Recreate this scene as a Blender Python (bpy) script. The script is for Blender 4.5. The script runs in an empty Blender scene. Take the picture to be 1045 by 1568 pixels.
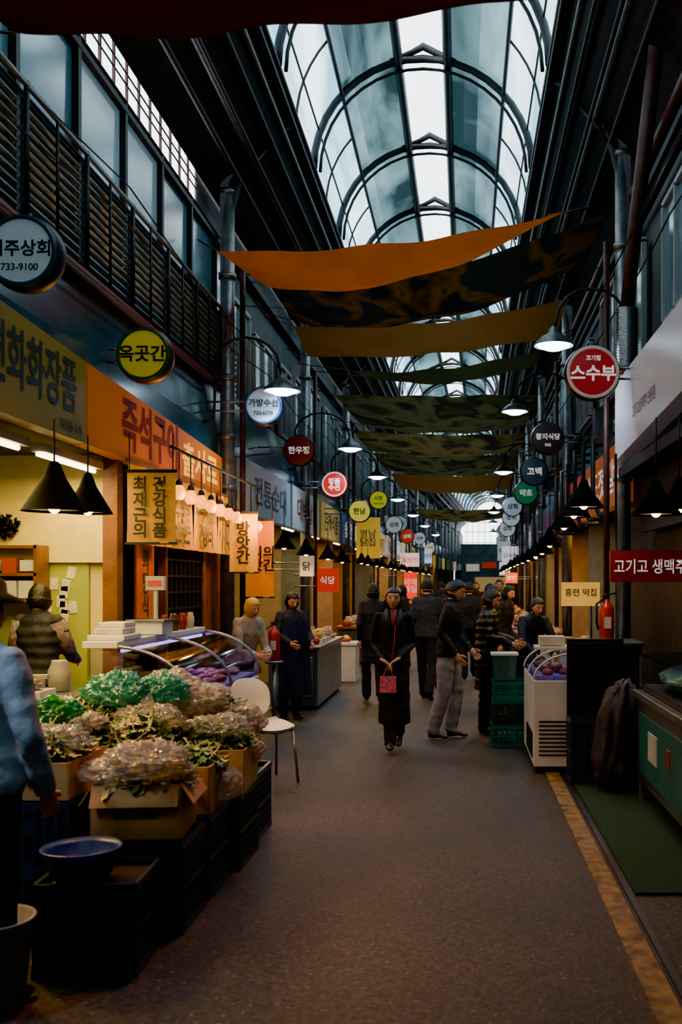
import bpy, math, random
from mathutils import Vector, Matrix, noise
from mathutils.bvhtree import BVHTree
R=random.Random(7)
pi=math.pi
def bx(y): return 0.0006*max(0.0,y-12)**2
def hexc(h,k=1.0):
    h=h.lstrip('#'); o=[]
    for i in (0,2,4):
        v=int(h[i:i+2],16)/255
        o.append((v/12.92 if v<=.04045 else ((v+.055)/1.055)**2.4)*k)
    return tuple(o)
MC={}
def mat(name,col,rough=.6,metal=0.0,emit=None,es=0.0,var=.25,vs=6,bump=.15,bs=40,spec=.5):
    if name in MC: return MC[name]
    if isinstance(col,str): col=hexc(col)
    m=bpy.data.materials.new(name); m.use_nodes=True; nt=m.node_tree; N=nt.nodes; L=nt.links
    b=N['Principled BSDF']
    b.inputs['Roughness'].default_value=rough; b.inputs['Metallic'].default_value=metal
    b.inputs['Specular IOR Level'].default_value=spec
    tc=N.new('ShaderNodeTexCoord'); nz=N.new('ShaderNodeTexNoise'); nz.inputs['Scale'].default_value=vs; nz.inputs['Detail'].default_value=6
    L.new(tc.outputs['Object'],nz.inputs['Vector'])
    mx=N.new('ShaderNodeMix'); mx.data_type='RGBA'
    mx.inputs[6].default_value=tuple(c*(1-var) for c in col)+(1,)
    mx.inputs[7].default_value=tuple(min(1,c*(1+var)) for c in col)+(1,)
    rp=N.new('ShaderNodeMapRange'); rp.inputs[1].default_value=.3; rp.inputs[2].default_value=.7
    L.new(nz.outputs[0],rp.inputs[0]); L.new(rp.outputs[0],mx.inputs[0]); L.new(mx.outputs[2],b.inputs['Base Color'])
    if bump>0:
        n2=N.new('ShaderNodeTexNoise'); n2.inputs['Scale'].default_value=bs; n2.inputs['Detail'].default_value=4
        L.new(tc.outputs['Object'],n2.inputs['Vector'])
        bp=N.new('ShaderNodeBump'); bp.inputs['Strength'].default_value=bump; bp.inputs['Distance'].default_value=.02
        L.new(n2.outputs[0],bp.inputs['Height']); L.new(bp.outputs[0],b.inputs['Normal'])
    if emit is not None:
        if isinstance(emit,str): emit=hexc(emit)
        b.inputs['Emission Color'].default_value=tuple(emit)+(1,); b.inputs['Emission Strength'].default_value=es
    MC[name]=m; return m
def clothmat(name,cols,scale=2.0,transl=.5,tr=1.0):
    if name in MC: return MC[name]
    m=bpy.data.materials.new(name); m.use_nodes=True; nt=m.node_tree; N=nt.nodes; L=nt.links
    N.remove(N['Principled BSDF']); out=N['Material Output']
    tc=N.new('ShaderNodeTexCoord'); nz=N.new('ShaderNodeTexNoise'); nz.inputs['Scale'].default_value=scale; nz.inputs['Detail'].default_value=3; nz.inputs['Distortion'].default_value=.5
    L.new(tc.outputs['Object'],nz.inputs['Vector'])
    cr=N.new('ShaderNodeValToRGB'); cr.color_ramp.interpolation='LINEAR'
    e=cr.color_ramp.elements
    n=len(cols)
    for i,c in enumerate(cols):
        p=.36+.28*i/max(1,n-1) if i>0 else (0.0 if n<3 else .34)
        if i<2: el=e[i]; el.position=p
        else: el=e.new(p)
        el.color=hexc(c)+(1,)
    L.new(nz.outputs[0],cr.inputs[0])
    d=N.new('ShaderNodeBsdfDiffuse'); t=N.new('ShaderNodeBsdfTranslucent'); mx=N.new('ShaderNodeMixShader'); mx.inputs[0].default_value=transl
    w=N.new('ShaderNodeTexNoise'); w.inputs['Scale'].default_value=9; L.new(tc.outputs['Object'],w.inputs['Vector'])
    bp=N.new('ShaderNodeBump'); bp.inputs['Strength'].default_value=.3; L.new(w.outputs[0],bp.inputs['Height'])
    for q in (d,t):
        L.new(cr.outputs[0],q.inputs['Color']); L.new(bp.outputs[0],q.inputs['Normal'])
    L.new(d.outputs[0],mx.inputs[1]); L.new(t.outputs[0],mx.inputs[2]); L.new(mx.outputs[0],out.inputs[0])
    MC[name]=m; return m
def filmmat(name,c0,c1,scale=1.0,gloss=.15,grough=.2,stretch=(1,1,1),body=0.0,bodycol='#888888',wrinkle=0):
    "transparent tinted sheet (glass, polycarbonate, thin plastic)"
    if name in MC: return MC[name]
    m=bpy.data.materials.new(name); m.use_nodes=True; nt=m.node_tree; N=nt.nodes; L=nt.links
    N.remove(N['Principled BSDF']); out=N['Material Output']
    tc=N.new('ShaderNodeTexCoord'); mp=N.new('ShaderNodeMapping'); mp.inputs['Scale'].default_value=stretch
    nz=N.new('ShaderNodeTexNoise'); nz.inputs['Scale'].default_value=scale; nz.inputs['Detail'].default_value=4; nz.inputs['Distortion'].default_value=.8
    L.new(tc.outputs['Object'],mp.inputs[0]); L.new(mp.outputs[0],nz.inputs['Vector'])
    cr=N.new('ShaderNodeValToRGB'); e=cr.color_ramp.elements; e[0].position=.38; e[1].position=.66
    e[0].color=hexc(c0)+(1,); e[1].color=hexc(c1)+(1,)
    L.new(nz.outputs[0],cr.inputs[0])
    t=N.new('ShaderNodeBsdfTransparent'); L.new(cr.outputs[0],t.inputs[0])
    g=N.new('ShaderNodeBsdfGlossy'); g.inputs['Roughness'].default_value=grough
    bp=None
    if wrinkle:
        w=N.new('ShaderNodeTexNoise'); w.noise_type='RIDGED_MULTIFRACTAL'; w.inputs['Scale'].default_value=14; w.inputs['Detail'].default_value=3; w.inputs['Distortion'].default_value=1.0
        L.new(tc.outputs['Object'],w.inputs['Vector'])
        bp=N.new('ShaderNodeBump'); bp.inputs['Strength'].default_value=wrinkle; bp.inputs['Distance'].default_value=.02; L.new(w.outputs[0],bp.inputs['Height']); L.new(bp.outputs[0],g.inputs['Normal'])
    mx=N.new('ShaderNodeMixShader'); mx.inputs[0].default_value=gloss
    L.new(t.outputs[0],mx.inputs[1]); L.new(g.outputs[0],mx.inputs[2])
    last=mx
    if body>0:
        d=N.new('ShaderNodeBsdfDiffuse'); d.inputs[0].default_value=hexc(bodycol)+(1,)
        tl=N.new('ShaderNodeBsdfTranslucent'); tl.inputs[0].default_value=hexc(bodycol)+(1,)
        if bp: L.new(bp.outputs[0],d.inputs['Normal'])
        m1=N.new('ShaderNodeMixShader'); m1.inputs[0].default_value=.45
        L.new(d.outputs[0],m1.inputs[1]); L.new(tl.outputs[0],m1.inputs[2])
        m2=N.new('ShaderNodeMixShader'); m2.inputs[0].default_value=body
        L.new(mx.outputs[0],m2.inputs[1]); L.new(m1.outputs[0],m2.inputs[2]); last=m2
    L.new(last.outputs[0],out.inputs[0]); MC[name]=m; return m

_tc={}
def tmesh(body,bold=.012):
    k=(body,bold)
    if k in _tc: return _tc[k]
    try:
        cu=bpy.data.curves.new('t','FONT'); cu.body=body; cu.size=1; cu.align_x='CENTER'; cu.align_y='CENTER'
        cu.offset=bold; cu.resolution_u=3; cu.space_line=.95
        ob=bpy.data.objects.new('t',cu); bpy.context.scene.collection.objects.link(ob)
        dg=bpy.context.evaluated_depsgraph_get(); me=bpy.data.meshes.new_from_object(ob.evaluated_get(dg))
        V=[v.co.copy() for v in me.vertices]; F=[tuple(p.vertices) for p in me.polygons]
        bpy.data.objects.remove(ob); bpy.data.meshes.remove(me)
    except Exception as e:
        print('text fail',e); V=[];F=[]
    _tc[k]=(V,F); return _tc[k]
def frame(t,ref):
    t=t.normalized(); a=ref-t*ref.dot(t)
    if a.length<1e-4: a=Vector((0,1,0))-t*t.y
    if a.length<1e-4: a=Vector((1,0,0))-t*t.x
    a.normalize(); return a,t.cross(a)
class B:
    def __init__(s,name): s.name=name; s.V=[];s.F=[];s.I=[];s.S=[];s.M=[]
    def mi(s,m):
        if m not in s.M: s.M.append(m)
        return s.M.index(m)
    def add(s,V,F,m,smooth=False,mx=None):
        o=len(s.V); i=s.mi(m)
        for v in V:
            v=Vector(v); s.V.append(mx@v if mx is not None else v)
        for f in F: s.F.append(tuple(o+k for k in f)); s.I.append(i); s.S.append(smooth)
    def box(s,c,d,m,rz=0,rot=None,taper=1.0):
        x,y,z=d[0]/2,d[1]/2,d[2]/2; t=taper
        V=[(-x*t,-y*t,-z),(x*t,-y*t,-z),(x*t,y*t,-z),(-x*t,y*t,-z),(-x,-y,z),(x,-y,z),(x,y,z),(-x,y,z)]
        F=[(0,3,2,1),(4,5,6,7),(0,1,5,4),(1,2,6,5),(2,3,7,6),(3,0,4,7)]
        mm=Matrix.Translation(Vector(c))@(rot if rot is not None else Matrix.Rotation(rz,4,'Z'))
        s.add(V,F,m,False,mm)
    def hexa(s,P,m):
        F=[(0,3,2,1),(4,5,6,7),(0,1,5,4),(1,2,6,5),(2,3,7,6),(3,0,4,7)]; s.add(P,F,m)
    def loft(s,pts,rad,m,n=14,ref=Vector((1,0,0)),smooth=True,cap=True,mx=None):
        pts=[Vector(p) for p in pts]; V=[];F=[]
        k=len(pts)
        for i,p in enumerate(pts):
            t=(pts[min(i+1,k-1)]-pts[max(i-1,0)])
            if t.length<1e-6: t=Vector((0,0,1))
            a,b=frame(t,ref)
            r=rad[i]; ra,rb=(r if isinstance(r,(tuple,list)) else (r,r))
            for j in range(n):
                th=2*pi*j/n; V.append(p+a*ra*math.cos(th)+b*rb*math.sin(th))
        for i in range(k-1):
            for j in range(n):
                j2=(j+1)%n; F.append((i*n+j,i*n+j2,(i+1)*n+j2,(i+1)*n+j))
        if cap: F.append(tuple(range(n-1,-1,-1))); F.append(tuple((k-1)*n+j for j in range(n)))
        s.add(V,F,m,smooth,mx)
    def cyl(s,a,b,r,m,r2=None,n=14,smooth=True): s.loft([a,b],[r,r if r2 is None else r2],m,n=n,smooth=smooth)
    def tube(s,pts,r,m,n=8): s.loft(pts,[r]*len(pts),m,n=n)
    def lathe(s,c,prof,m,n=24,mx=None,smooth=True):
        V=[];F=[];k=len(prof)
        for r,z in prof:
            for j in range(n): V.append((r*math.cos(2*pi*j/n),r*math.sin(2*pi*j/n),z))
        for i in range(k-1):
            for j in range(n):
                j2=(j+1)%n; F.append((i*n+j,i*n+j2,(i+1)*n+j2,(i+1)*n+j))
        T=Matrix.Translation(Vector(c))
        s.add(V,F,m,smooth,T@mx if mx is not None else T)
    def ell(s,c,r,m,n=14,mx=None,fn=None):
        V=[];F=[];h=max(6,int(n*.7))
        for i in range(h+1):
            ph=pi*i/h
            for j in range(n):
                d=Vector((math.sin(ph)*math.cos(2*pi*j/n),math.sin(ph)*math.sin(2*pi*j/n),-math.cos(ph)))
                p=fn(d) if fn else Vector((d.x*r[0],d.y*r[1],d.z*r[2]))
                V.append(p)
        for i in range(h):
            for j in range(n):
                j2=(j+1)%n; F.append((i*n+j,i*n+j2,(i+1)*n+j2,(i+1)*n+j))
        T=Matrix.Translation(Vector(c)); s.add(V,F,m,True,T@mx if mx is not None else T)
    def grid(s,fn,nu,nv,m,smooth=True):
        V=[fn(i/nu,j/nv) for j in range(nv+1) for i in range(nu+1)]
        F=[(j*(nu+1)+i,j*(nu+1)+i+1,(j+1)*(nu+1)+i+1,(j+1)*(nu+1)+i) for j in range(nv) for i in range(nu)]
        s.add(V,F,m,smooth)
    def quad(s,P,m): s.add(P,[(0,1,2,3)],m)
    def text(s,body,c,size,m,rz=0,w=None,bold=.012,rot=None):
        V,F=tmesh(body,bold)
        if not V: return
        sx=1
        if w:
            ww=max(v.x for v in V)-min(v.x for v in V)
            sx=w/(ww*size) if ww>0 else 1
        cx=(max(v.x for v in V)+min(v.x for v in V))/2; cy=(max(v.y for v in V)+min(v.y for v in V))/2
        mm=Matrix.Translation(Vector(c))@Matrix.Rotation(rz,4,'Z')@(rot if rot is not None else Matrix.Identity(4))@Matrix.Rotation(pi/2,4,'X')@Matrix.Diagonal((size*sx,size,1,1))@Matrix.Translation((-cx,-cy,0))
        s.add(V,F,m,False,mm)
    def sweep(s,p0,p1,y0,y1,m,step=2.6):
        n=max(1,int(math.ceil((y1-y0)/step))) 
        V=[];F=[]
        for i in range(n+1):
            y=y0+(y1-y0)*i/n; V+= [(p0[0]+bx(y),y,p0[1]),(p1[0]+bx(y),y,p1[1])]
        for i in range(n): F.append((2*i,2*i+1,2*i+3,2*i+2))
        s.add(V,F,m)
    def rail(s,x,z,r,y0,y1,m,n=8):
        k=max(1,int((y1-y0)/2.6)) if y1>14 else 1
        s.tube([(x+bx(y0+(y1-y0)*i/k),y0+(y1-y0)*i/k,z) for i in range(k+1)],r,m,n=n)
    def done(s,bevel=0,coll=None):
        if not s.V: return None
        mn=Vector((min(v.x for v in s.V),min(v.y for v in s.V),min(v.z for v in s.V)))
        mxx=Vector((max(v.x for v in s.V),max(v.y for v in s.V),max(v.z for v in s.V)))
        o=Vector(((mn.x+mxx.x)/2,(mn.y+mxx.y)/2,mn.z))
        me=bpy.data.meshes.new(s.name); me.from_pydata([tuple(v-o) for v in s.V],[],s.F)
        for m in s.M: me.materials.append(m)
        me.polygons.foreach_set('material_index',s.I); me.polygons.foreach_set('use_smooth',s.S)
        me.update()
        ob=bpy.data.objects.new(s.name,me); ob.location=o; bpy.context.scene.collection.objects.link(ob)
        if bevel>0:
            bm=ob.modifiers.new('bevel','BEVEL'); bm.width=bevel; bm.segments=2; bm.limit_method='ANGLE'
        s.ob=ob; return ob
def light(parent,kind,loc,energy,col,size=.1,name='bulb_light',rot=None,spot=None,sy=None):
    l=bpy.data.lights.new(name,kind); l.energy=energy; l.color=hexc(col) if isinstance(col,str) else col
    if kind=='AREA':
        l.size=size
        if sy: l.shape='RECTANGLE'; l.size_y=sy
    else: l.shadow_soft_size=size
    if spot: l.spot_size=spot; l.spot_blend=.6
    o=bpy.data.objects.new(name,l); bpy.context.scene.collection.objects.link(o)
    o.parent=parent; o.matrix_parent_inverse=Matrix.Identity(4)
    o.location=Vector(loc)-parent.location
    if rot: o.rotation_euler=rot
    return o

# ------------------------------------------------------------ materials
steel=mat('galvanised_steel','#7e868a',.35,.7,var=.3,vs=9)
dsteel=mat('dark_painted_steel','#1a1f22',.5,.2,var=.4)
blk=mat('black_matte','#0b0c0d',.55,var=.3)
lampblk=mat('black_lamp_enamel','#010101',.8,var=.2,bump=0,spec=.1)
rust=mat('red_oxide_pipe','#4a2822',.5,.2,var=.4)
redpipe=mat('red_pipe','#7d2a1e',.45,var=.3)
white=mat('white_plastic','#c9cbc8',.4,var=.08,bump=.03)
cream=mat('cream_wall_paint','#dccc7c',.6,var=.12,vs=2)
bluepanel=mat('blue_grey_cladding','#2c5668',.22,.2,var=.35,vs=1.2,bump=.05,bs=3)
winglass=mat('frosted_window_glass','#5f8898',.16,.3,var=.4,vs=.8,bump=.05,bs=2)
reflpane=mat('painted_reflection_pane','#7f98a2',.2,.1,var=.4,vs=.9,bump=.05,bs=2,emit='#a8c4cc',es=.6)  # pane emission stands in for a bright reflection in the glass
reflpane2=mat('faint_painted_reflection_pane','#6f8f9c',.2,.1,var=.5,vs=1.1,bump=.05,bs=2,emit='#88b0c0',es=.2)  # weaker emission, also a painted reflection
wallR=mat('grey_render','#3e484c',.7,var=.4,vs=2)
louv=mat('louvre_slats','#708488',.4,.3,var=.3)
stain=mat('stainless_steel','#8a9294',.28,.9,var=.2,vs=4)
woodm=mat('stained_wood','#7a4a1c',.5,var=.35)
crateM=mat('dark_crate_plastic','#20384a',.4,var=.3)
crateIn=mat('dark_crate_interior','#0c1519',.6,var=.3)
crateT=mat('teal_crate_plastic','#14605a',.4,var=.3)
crateG=mat('green_crate_plastic','#16372c',.4,var=.3)
card=mat('cardboard','#b98a54',.8,var=.2,vs=5,bump=.1)
blueP=mat('blue_plastic','#1b3d86',.35,var=.2)
txtdark=mat('dark_teal_lettering','#12343a',.5,var=.1,bump=0)
txtred=mat('red_lettering','#8a0f06',.5,var=.1,bump=0)
txtwhite=mat('white_lettering','#e8e8e0',.5,var=.05,bump=0,emit='#ffffff',es=.35)
txtblack=mat('black_lettering','#0c0906',.5,var=.1,bump=0)
bulbW=mat('cool_bulb','#ffffff',.3,emit='#d0e8ff',es=16,bump=0)
bulbO=mat('warm_bulb','#ff8a30',.3,emit=(1,.30,.02),es=2.6,bump=0)
bulbY=mat('soft_white_bulb','#ffe0a0',.3,emit='#ffd080',es=12,bump=0)
tubeM=mat('fluorescent_tube','#ffffff',.3,emit='#ffe9b0',es=9,bump=0)
skyclear=filmmat('clear_skylight','#e8f2f4','#ffffff',.4,.04)
skyblue=filmmat('blue_polycarbonate','#6f9aac','#d4e6ec',.8,.12,.25,(1,.5,2))  # noise in the tint paints reflective smears
skydark=filmmat('smoked_polycarbonate','#122226','#5c7a7e',.8,.22,.2,(1,.35,1.4))  # streaks in the tint stand in for reflections on the glass
caseglass=filmmat('display_glass','#b8c8d8','#e8f0ff',.8,.2,.05)

# ------------------------------------------------------------ floor
def floor_mat():
    m=bpy.data.materials.new('asphalt_paving'); m.use_nodes=True; nt=m.node_tree; N=nt.nodes; L=nt.links; b=N['Principled BSDF']
    tc=N.new('ShaderNodeTexCoord')
    a=N.new('ShaderNodeTexNoise'); a.inputs['Scale'].default_value=38; a.inputs['Detail'].default_value=5; a.inputs['Roughness'].default_value=.85
    c=N.new('ShaderNodeTexNoise'); c.inputs['Scale'].default_value=.9; c.inputs['Detail'].default_value=8
    v=N.new('ShaderNodeTexVoronoi'); v.inputs['Scale'].default_value=16
    for q in (a,c,v): L.new(tc.outputs['Object'],q.inputs['Vector'])
    r1=N.new('ShaderNodeValToRGB'); e=r1.color_ramp.elements; e[0].position=.43; e[1].position=.60
    e[0].color=hexc('#0e1010')+(1,); e[1].color=hexc('#5a5245')+(1,); L.new(a.outputs[0],r1.inputs[0])
    r2=N.new('ShaderNodeValToRGB'); e=r2.color_ramp.elements; e[0].position=.3; e[1].position=.7
    e[0].color=(.40,.50,.47,1); e[1].color=(1.1,1.0,.86,1); L.new(c.outputs[0],r2.inputs[0])
    mx=N.new('ShaderNodeMix'); mx.data_type='RGBA'; mx.blend_type='MULTIPLY'; mx.inputs[0].default_value=1
    L.new(r1.outputs[0],mx.inputs[6]); L.new(r2.outputs[0],mx.inputs[7])
    sp=N.new('ShaderNodeMapRange'); sp.inputs[1].default_value=.09; sp.inputs[2].default_value=.14; sp.inputs[3].default_value=1; sp.inputs[4].default_value=0
    L.new(v.outputs['Distance'],sp.inputs[0])
    m2=N.new('ShaderNodeMix'); m2.data_type='RGBA'; m2.inputs[7].default_value=(.34,.31,.26,1)
    ml=N.new('ShaderNodeMath'); ml.operation='MULTIPLY'; ml.inputs[1].default_value=.5; L.new(sp.outputs[0],ml.inputs[0])
    L.new(ml.outputs[0],m2.inputs[0]); L.new(mx.outputs[2],m2.inputs[6]); L.new(m2.outputs[2],b.inputs['Base Color'])
    rr=N.new('ShaderNodeMapRange'); rr.inputs[3].default_value=.30; rr.inputs[4].default_value=.55; L.new(c.outputs[0],rr.inputs[0]); L.new(rr.outputs[0],b.inputs['Roughness'])
    bp=N.new('ShaderNodeBump'); bp.inputs['Strength'].default_value=.8; bp.inputs['Distance'].default_value=.014; L.new(a.outputs[0],bp.inputs['Height']); L.new(bp.outputs[0],b.inputs['Normal'])
    return m
b=B('floor'); b.box((0,38,-.05),(16,96,.1),floor_mat()); b.done()
b=B('yellow_road_line')
ym=mat('worn_yellow_paint','#6e5628',.7,var=.75,vs=12)
b.box((.775,5.5,.004),(.11,11,.008),ym); b.done()
b=B('drain_channel'); b.box((.87,4.6,.006),(.035,7.6,.012),dsteel); b.done()
b=B('green_mat'); gm=mat('green_turf','#123f26',.9,var=.5,vs=60,bump=.8,bs=250)
b.box((1.25,6.6,.008),(.7,3.0,.016),gm); b.done()

# ------------------------------------------------------------ roof
RY=[13.1+2.6*k for k in range(-8,28)]
Y0,Y1=RY[0],RY[-1]
def C(y): return -.49+bx(y)
RC=7.06; RR=1.47
def arcp(a,y,r=RR): return (C(y)+r*math.cos(a),y,RC+r*math.sin(a))
angs=[math.radians(t) for t in (0,20,42,60,77)]
b=B('roof_glazing')
for i in range(len(RY)-1):
    y0,y1=RY[i],RY[i+1]
    for sgn in (0,1):
        for k in range(4):
            for sub in range(2):
                a0=angs[k]+(angs[k+1]-angs[k])*sub/2; a1=angs[k]+(angs[k+1]-angs[k])*(sub+1)/2
                if sgn: a0,a1=pi-a0,pi-a1
                b.quad([arcp(a0,y0),arcp(a0,y1),arcp(a1,y1),arcp(a1,y0)],skyblue if k<2 else skydark)
    hx=.34; zt=RC+RR*math.sin(angs[-1])
    b.quad([(C(y0)-hx,y0,zt+.02),(C(y1)-hx,y1,zt+.02),(C(y1),y1,zt+.16),(C(y0),y0,zt+.16)],skyclear)
    b.quad([(C(y0)+hx,y0,zt+.02),(C(y1)+hx,y1,zt+.02),(C(y1),y1,zt+.16),(C(y0),y0,zt+.16)],skyclear)
b.done()
b=B('roof_frame')
for i,y in enumerate(RY):
    n=20
    b.tube([arcp(pi*j/n,y,RR-.03) for j in range(n+1)],.05,dsteel,n=6)
    b.tube([arcp(pi*j/n,y+.12,RR-.1) for j in range(n+1)],.022,dsteel,n=6)
    zt=RC+RR*math.sin(angs[-1])
    b.tube([(C(y)-.42,y,zt-.04),(C(y),y,zt+.17),(C(y)+.42,y,zt-.04)],.05,dsteel,n=6)
    if i<len(RY)-1:
        ym_=y+1.3
        for s_ in (0,1):
            aa=[(angs[2]*j/6 if not s_ else pi-angs[2]*j/6) for j in range(7)]
            b.tube([arcp(a,ym_,RR-.015) for a in aa],.016,dsteel,n=5)
for a in [angs[0],angs[2],angs[4]]+[pi-t for t in (angs[0],angs[2],angs[4])]:
    r=.06 if abs(math.cos(a))<.3 else .028
    b.tube([arcp(a,y,RR-.04) for y in RY],r,dsteel,n=6)
for a in (angs[1],pi-angs[1]): b.tube([arcp(a,y,RR-.01) for y in RY],.014,dsteel,n=5)
for sx in (-1,1):
    for dx,dz,r in ((1.50,0,.07),(1.6,-.12,.03),(1.42,-.2,.025),(1.75,-.25,.05),(1.95,-.45,.045),(2.12,-.7,.035),(1.85,-.6,.025),(1.66,-.42,.02)):
        b.tube([(C(y)+sx*dx,y,RC+dz) for y in RY],r,dsteel if r not in(.03,.045) else steel,n=6)
b.done()
b=B('side_roof')
corr=mat('corrugated_side_roof','#1a1f22',.6,.2,var=.4)
b.sweep((-2.95,6.2),(-1.97,7.06),Y0,Y1,corr); b.sweep((1.98,6.1),(.99,7.06),Y0,Y1,corr)
b.sweep((-2.97,5.72),(-2.96,6.22),11.2,Y1,corr)
b.done()
b=B('eave_mesh')
y=Y0
while y<11.2:
    b.box((-2.95+bx(y),y,5.97),(.02,.03,.5),rust); y+=.33
for z in (5.85,6.0,6.1): b.rail(-2.95,z,.01,Y0,11.2,rust,n=4)
b.done()

# columns
COLY=[11.8+5.8*k for k in (-3,-2,0,1,2,3,4,5,6,7,8,9,10,11)]
for k,y in enumerate(COLY):
    for sx in (-1,1):
        b=B('steel_column')
        x=(-2.76 if sx<0 else 1.76)+bx(y); yy=y if sx<0 else y-1.05
        b.cyl((x,yy,0),(x,yy,6.75),.085,steel,n=18)
        for z in (.02,2.7,3.3,4.0,5.2,6.2):
            b.cyl((x,yy,z),(x,yy,z+.06),.105,steel,n=18)
        b.tube([(x+sx*-.17,yy+.05,0.3),(x+sx*-.17,yy+.05,5.3)],.035,rust)
        tx=C(yy)+sx*1.52
        b.tube([(x,yy,5.6)]+[(x+(tx-x)*(1-math.cos(t)),yy,5.6+1.4*math.sin(t)) for t in (.3,.6,.9,1.2,1.5)],.05,dsteel)
        b.tube([(x,yy,6.6),(tx,yy,7.05)],.06,dsteel)
        b.tube([(x,yy,6.2),(x+sx*-.45,yy,6.75)],.03,dsteel)
        b.done()

# ------------------------------------------------------------ left wall
b=B('wall_left')
b.sweep((-2.98,3.3),(-2.98,5.72),Y0,Y1+2,wallR)
b.sweep((-4.35,0),(-4.35,3.3),Y0,Y1+2,wallR)
b.sweep((-4.35,2.66),(-2.86,2.66),Y0,Y1+2,wallR)
b.sweep((-2.86,2.66),(-2.86,3.4),Y0,Y1+2,bluepanel)
b.sweep((-2.98,5.72),(-2.86,5.72),Y0,Y1,dsteel)
b.sweep((-2.86,3.4),(-2.92,3.95),Y0,Y1,bluepanel)
b.done()
b=B('window_1')   # clerestory glazing, left side
y=-3.0
while y<12.1:
    yc=y+.52
    b.box((-2.93,yc,5.22),(.03,.98,.84),reflpane if 6.2<yc<6.9 else (reflpane2 if 7.6<yc<9.9 else winglass))
    b.box((-2.90,y,4.85),(.07,.06,1.75),dsteel)
    y+=1.05
for z in (4.8,5.66,3.98): b.box((-2.9,4.6,z),(.08,15.4,.05),dsteel)
b.done()
b=B('louvre_panel')
y=-3.0
while y<12.1:
    for k in range(11):
        z=4.03+k*.068
        b.box((-2.87,y+.52,z),(.05,.95,.03),louv,rot=Matrix.Rotation(-.5,4,'Y'))
    b.tube([(-2.82,y+.52,4.0),(-2.82,y+.52,4.82)],.012,dsteel,n=5)
    b.tube([(-2.82,y+.02,4.0),(-2.82,y+.02,4.86)],.02,dsteel,n=6)
    y+=1.05
b.rail(-2.82,4.84,.02,-3,12.2,steel); b.done()
b=B('gutter_pipe'); b.rail(-2.84,3.93,.035,-4,11.6,redpipe); b.rail(-2.78,3.86,.015,-4,11.6,dsteel); b.done()
wfr=mat('white_window_frame','#8b9698',.5,var=.15)
for side in (-1,1):
    b=B('window_%d'%(2 if side<0 else 3))
    y=12.6 if side<0 else 3.2
    while y<70:
        x=(-2.95 if side<0 else 1.93)+bx(y)
        w=1.0+.5*R.random(); z0=3.95+.15*R.random(); h=1.1+.3*R.random()
        b.box((x,y+w/2,z0+h/2),(.04,w,h),winglass)
        for yy in (y,y+w/2,y+w): b.box((x-side*.03,yy,z0+h/2),(.05,.05,h),wfr)
        for zz in (z0,z0+h): b.box((x-side*.03,y+w/2,zz),(.05,w+.05,.05),wfr)
        y+=w+.25+.9*R.random()
    b.done()
b=B('wall_right')
b.sweep((1.98,3.3),(1.98,6.15),Y0,Y1+2,wallR)
b.sweep((3.3,0),(3.3,3.3),Y0,Y1+2,wallR)
b.sweep((3.3,2.8),(1.9,2.8),Y0,Y1+2,wallR)
b.sweep((1.9,2.8),(1.9,3.6),Y0,Y1+2,bluepanel)
b.sweep((2.02,0),(2.02,2.8),3.5,12.6,mat('painted_shade_sheet','#0d0f10',.5,var=.4,bump=.6,bs=6))  # black sheet standing in for the shade inside the shop
b.done()
b=B('trim_1')
for z,r in ((3.9,.03),(5.4,.04),(5.6,.02),(3.75,.02)): b.rail(1.9,z,r,-4,70,dsteel)
b.rail(1.86,5.75,.06,-3,40,rust)
b.done()
b=B('light_block_back'); b.box((-.5,Y0-.1,4.3),(9,.2,8.8),wallR); b.done()  # unseen wall added behind the camera to keep sky light out
b=B('wall_far')
ye=Y1
for i in range(-4,5):
    b.box((C(ye)+i*.5,ye+.1,6.1),(.05,.06,2.6),dsteel)
for z in (5.0,5.9,6.7): b.box((C(ye),ye+.1,z),(4.6,.06,.06),dsteel)
eb=mat('end_building','#4a5c60',.6,var=.3,vs=2)
b.box((C(ye),ye+.4,2.45),(6.0,.1,4.9),eb)
for i,(x_,z_,w_,h_,cc) in enumerate(((-1.5,2.9,1.1,.6,'#d8d0b0'),(-.1,3.1,1.2,.5,'#b83014'),(1.3,2.7,1.0,.7,'#c8d4d8'),(0,1.5,2.6,1.2,'#c8a060'))):
    b.box((C(ye)+x_,ye+.3,z_),(w_,.06,h_),mat('far_sign_%d'%i,cc,.5,emit=cc,es=.35))
b.done()

# ------------------------------------------------------------ shop fit-out (near left)
b=B('shop_partition')
b.box((-3.6,8.3,1.33),(1.48,.08,2.66),cream)
yg=mat('yellow_green_panel','#a4ae34',.5,var=.15,vs=3)
b.box((-3.28,8.24,1.05),(.42,.03,1.75),yg)
b.box((-3.93,8.235,.95),(.8,.03,.75),yg)
pn=mat('paper_note','#d8d3b8',.8)
for i in range(9):
    b.box((-3.45+.34*R.random(),8.22,.9+.9*R.random()),(.07,.004,.1),pn,rot=Matrix.Rotation(R.uniform(-.2,.2),4,'Y'))
b.box((-2.88,8.25,1.33),(.12,.14,2.66),woodm)
b.box((-3.6,8.2,2.02),(1.4,.03,.5),mat('valance_cream','#e8d478',.6,var=.1))
b.done()
b=B('wall_cabinet')
b.box((-3.76,8.16,1.68),(.72,.03,.42),cream)
for z in (1.46,1.67,1.89): b.box((-3.76,8.05,z),(.76,.24,.025),woodm)
for x in (-4.13,-3.39): b.box((x,8.05,1.68),(.025,.24,.45),woodm)
for i in range(5):
    b.box((-4.03+i*.14,8.03,1.55),(.12,.16,.14),white)
    b.box((-4.03+i*.14,8.03,1.74),(.11,.14,.09+.03*(i%2)),mat('goods_red','#a8402c',.5) if i%2 else white)
b.done()
b=B('fluorescent_lamp')
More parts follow.
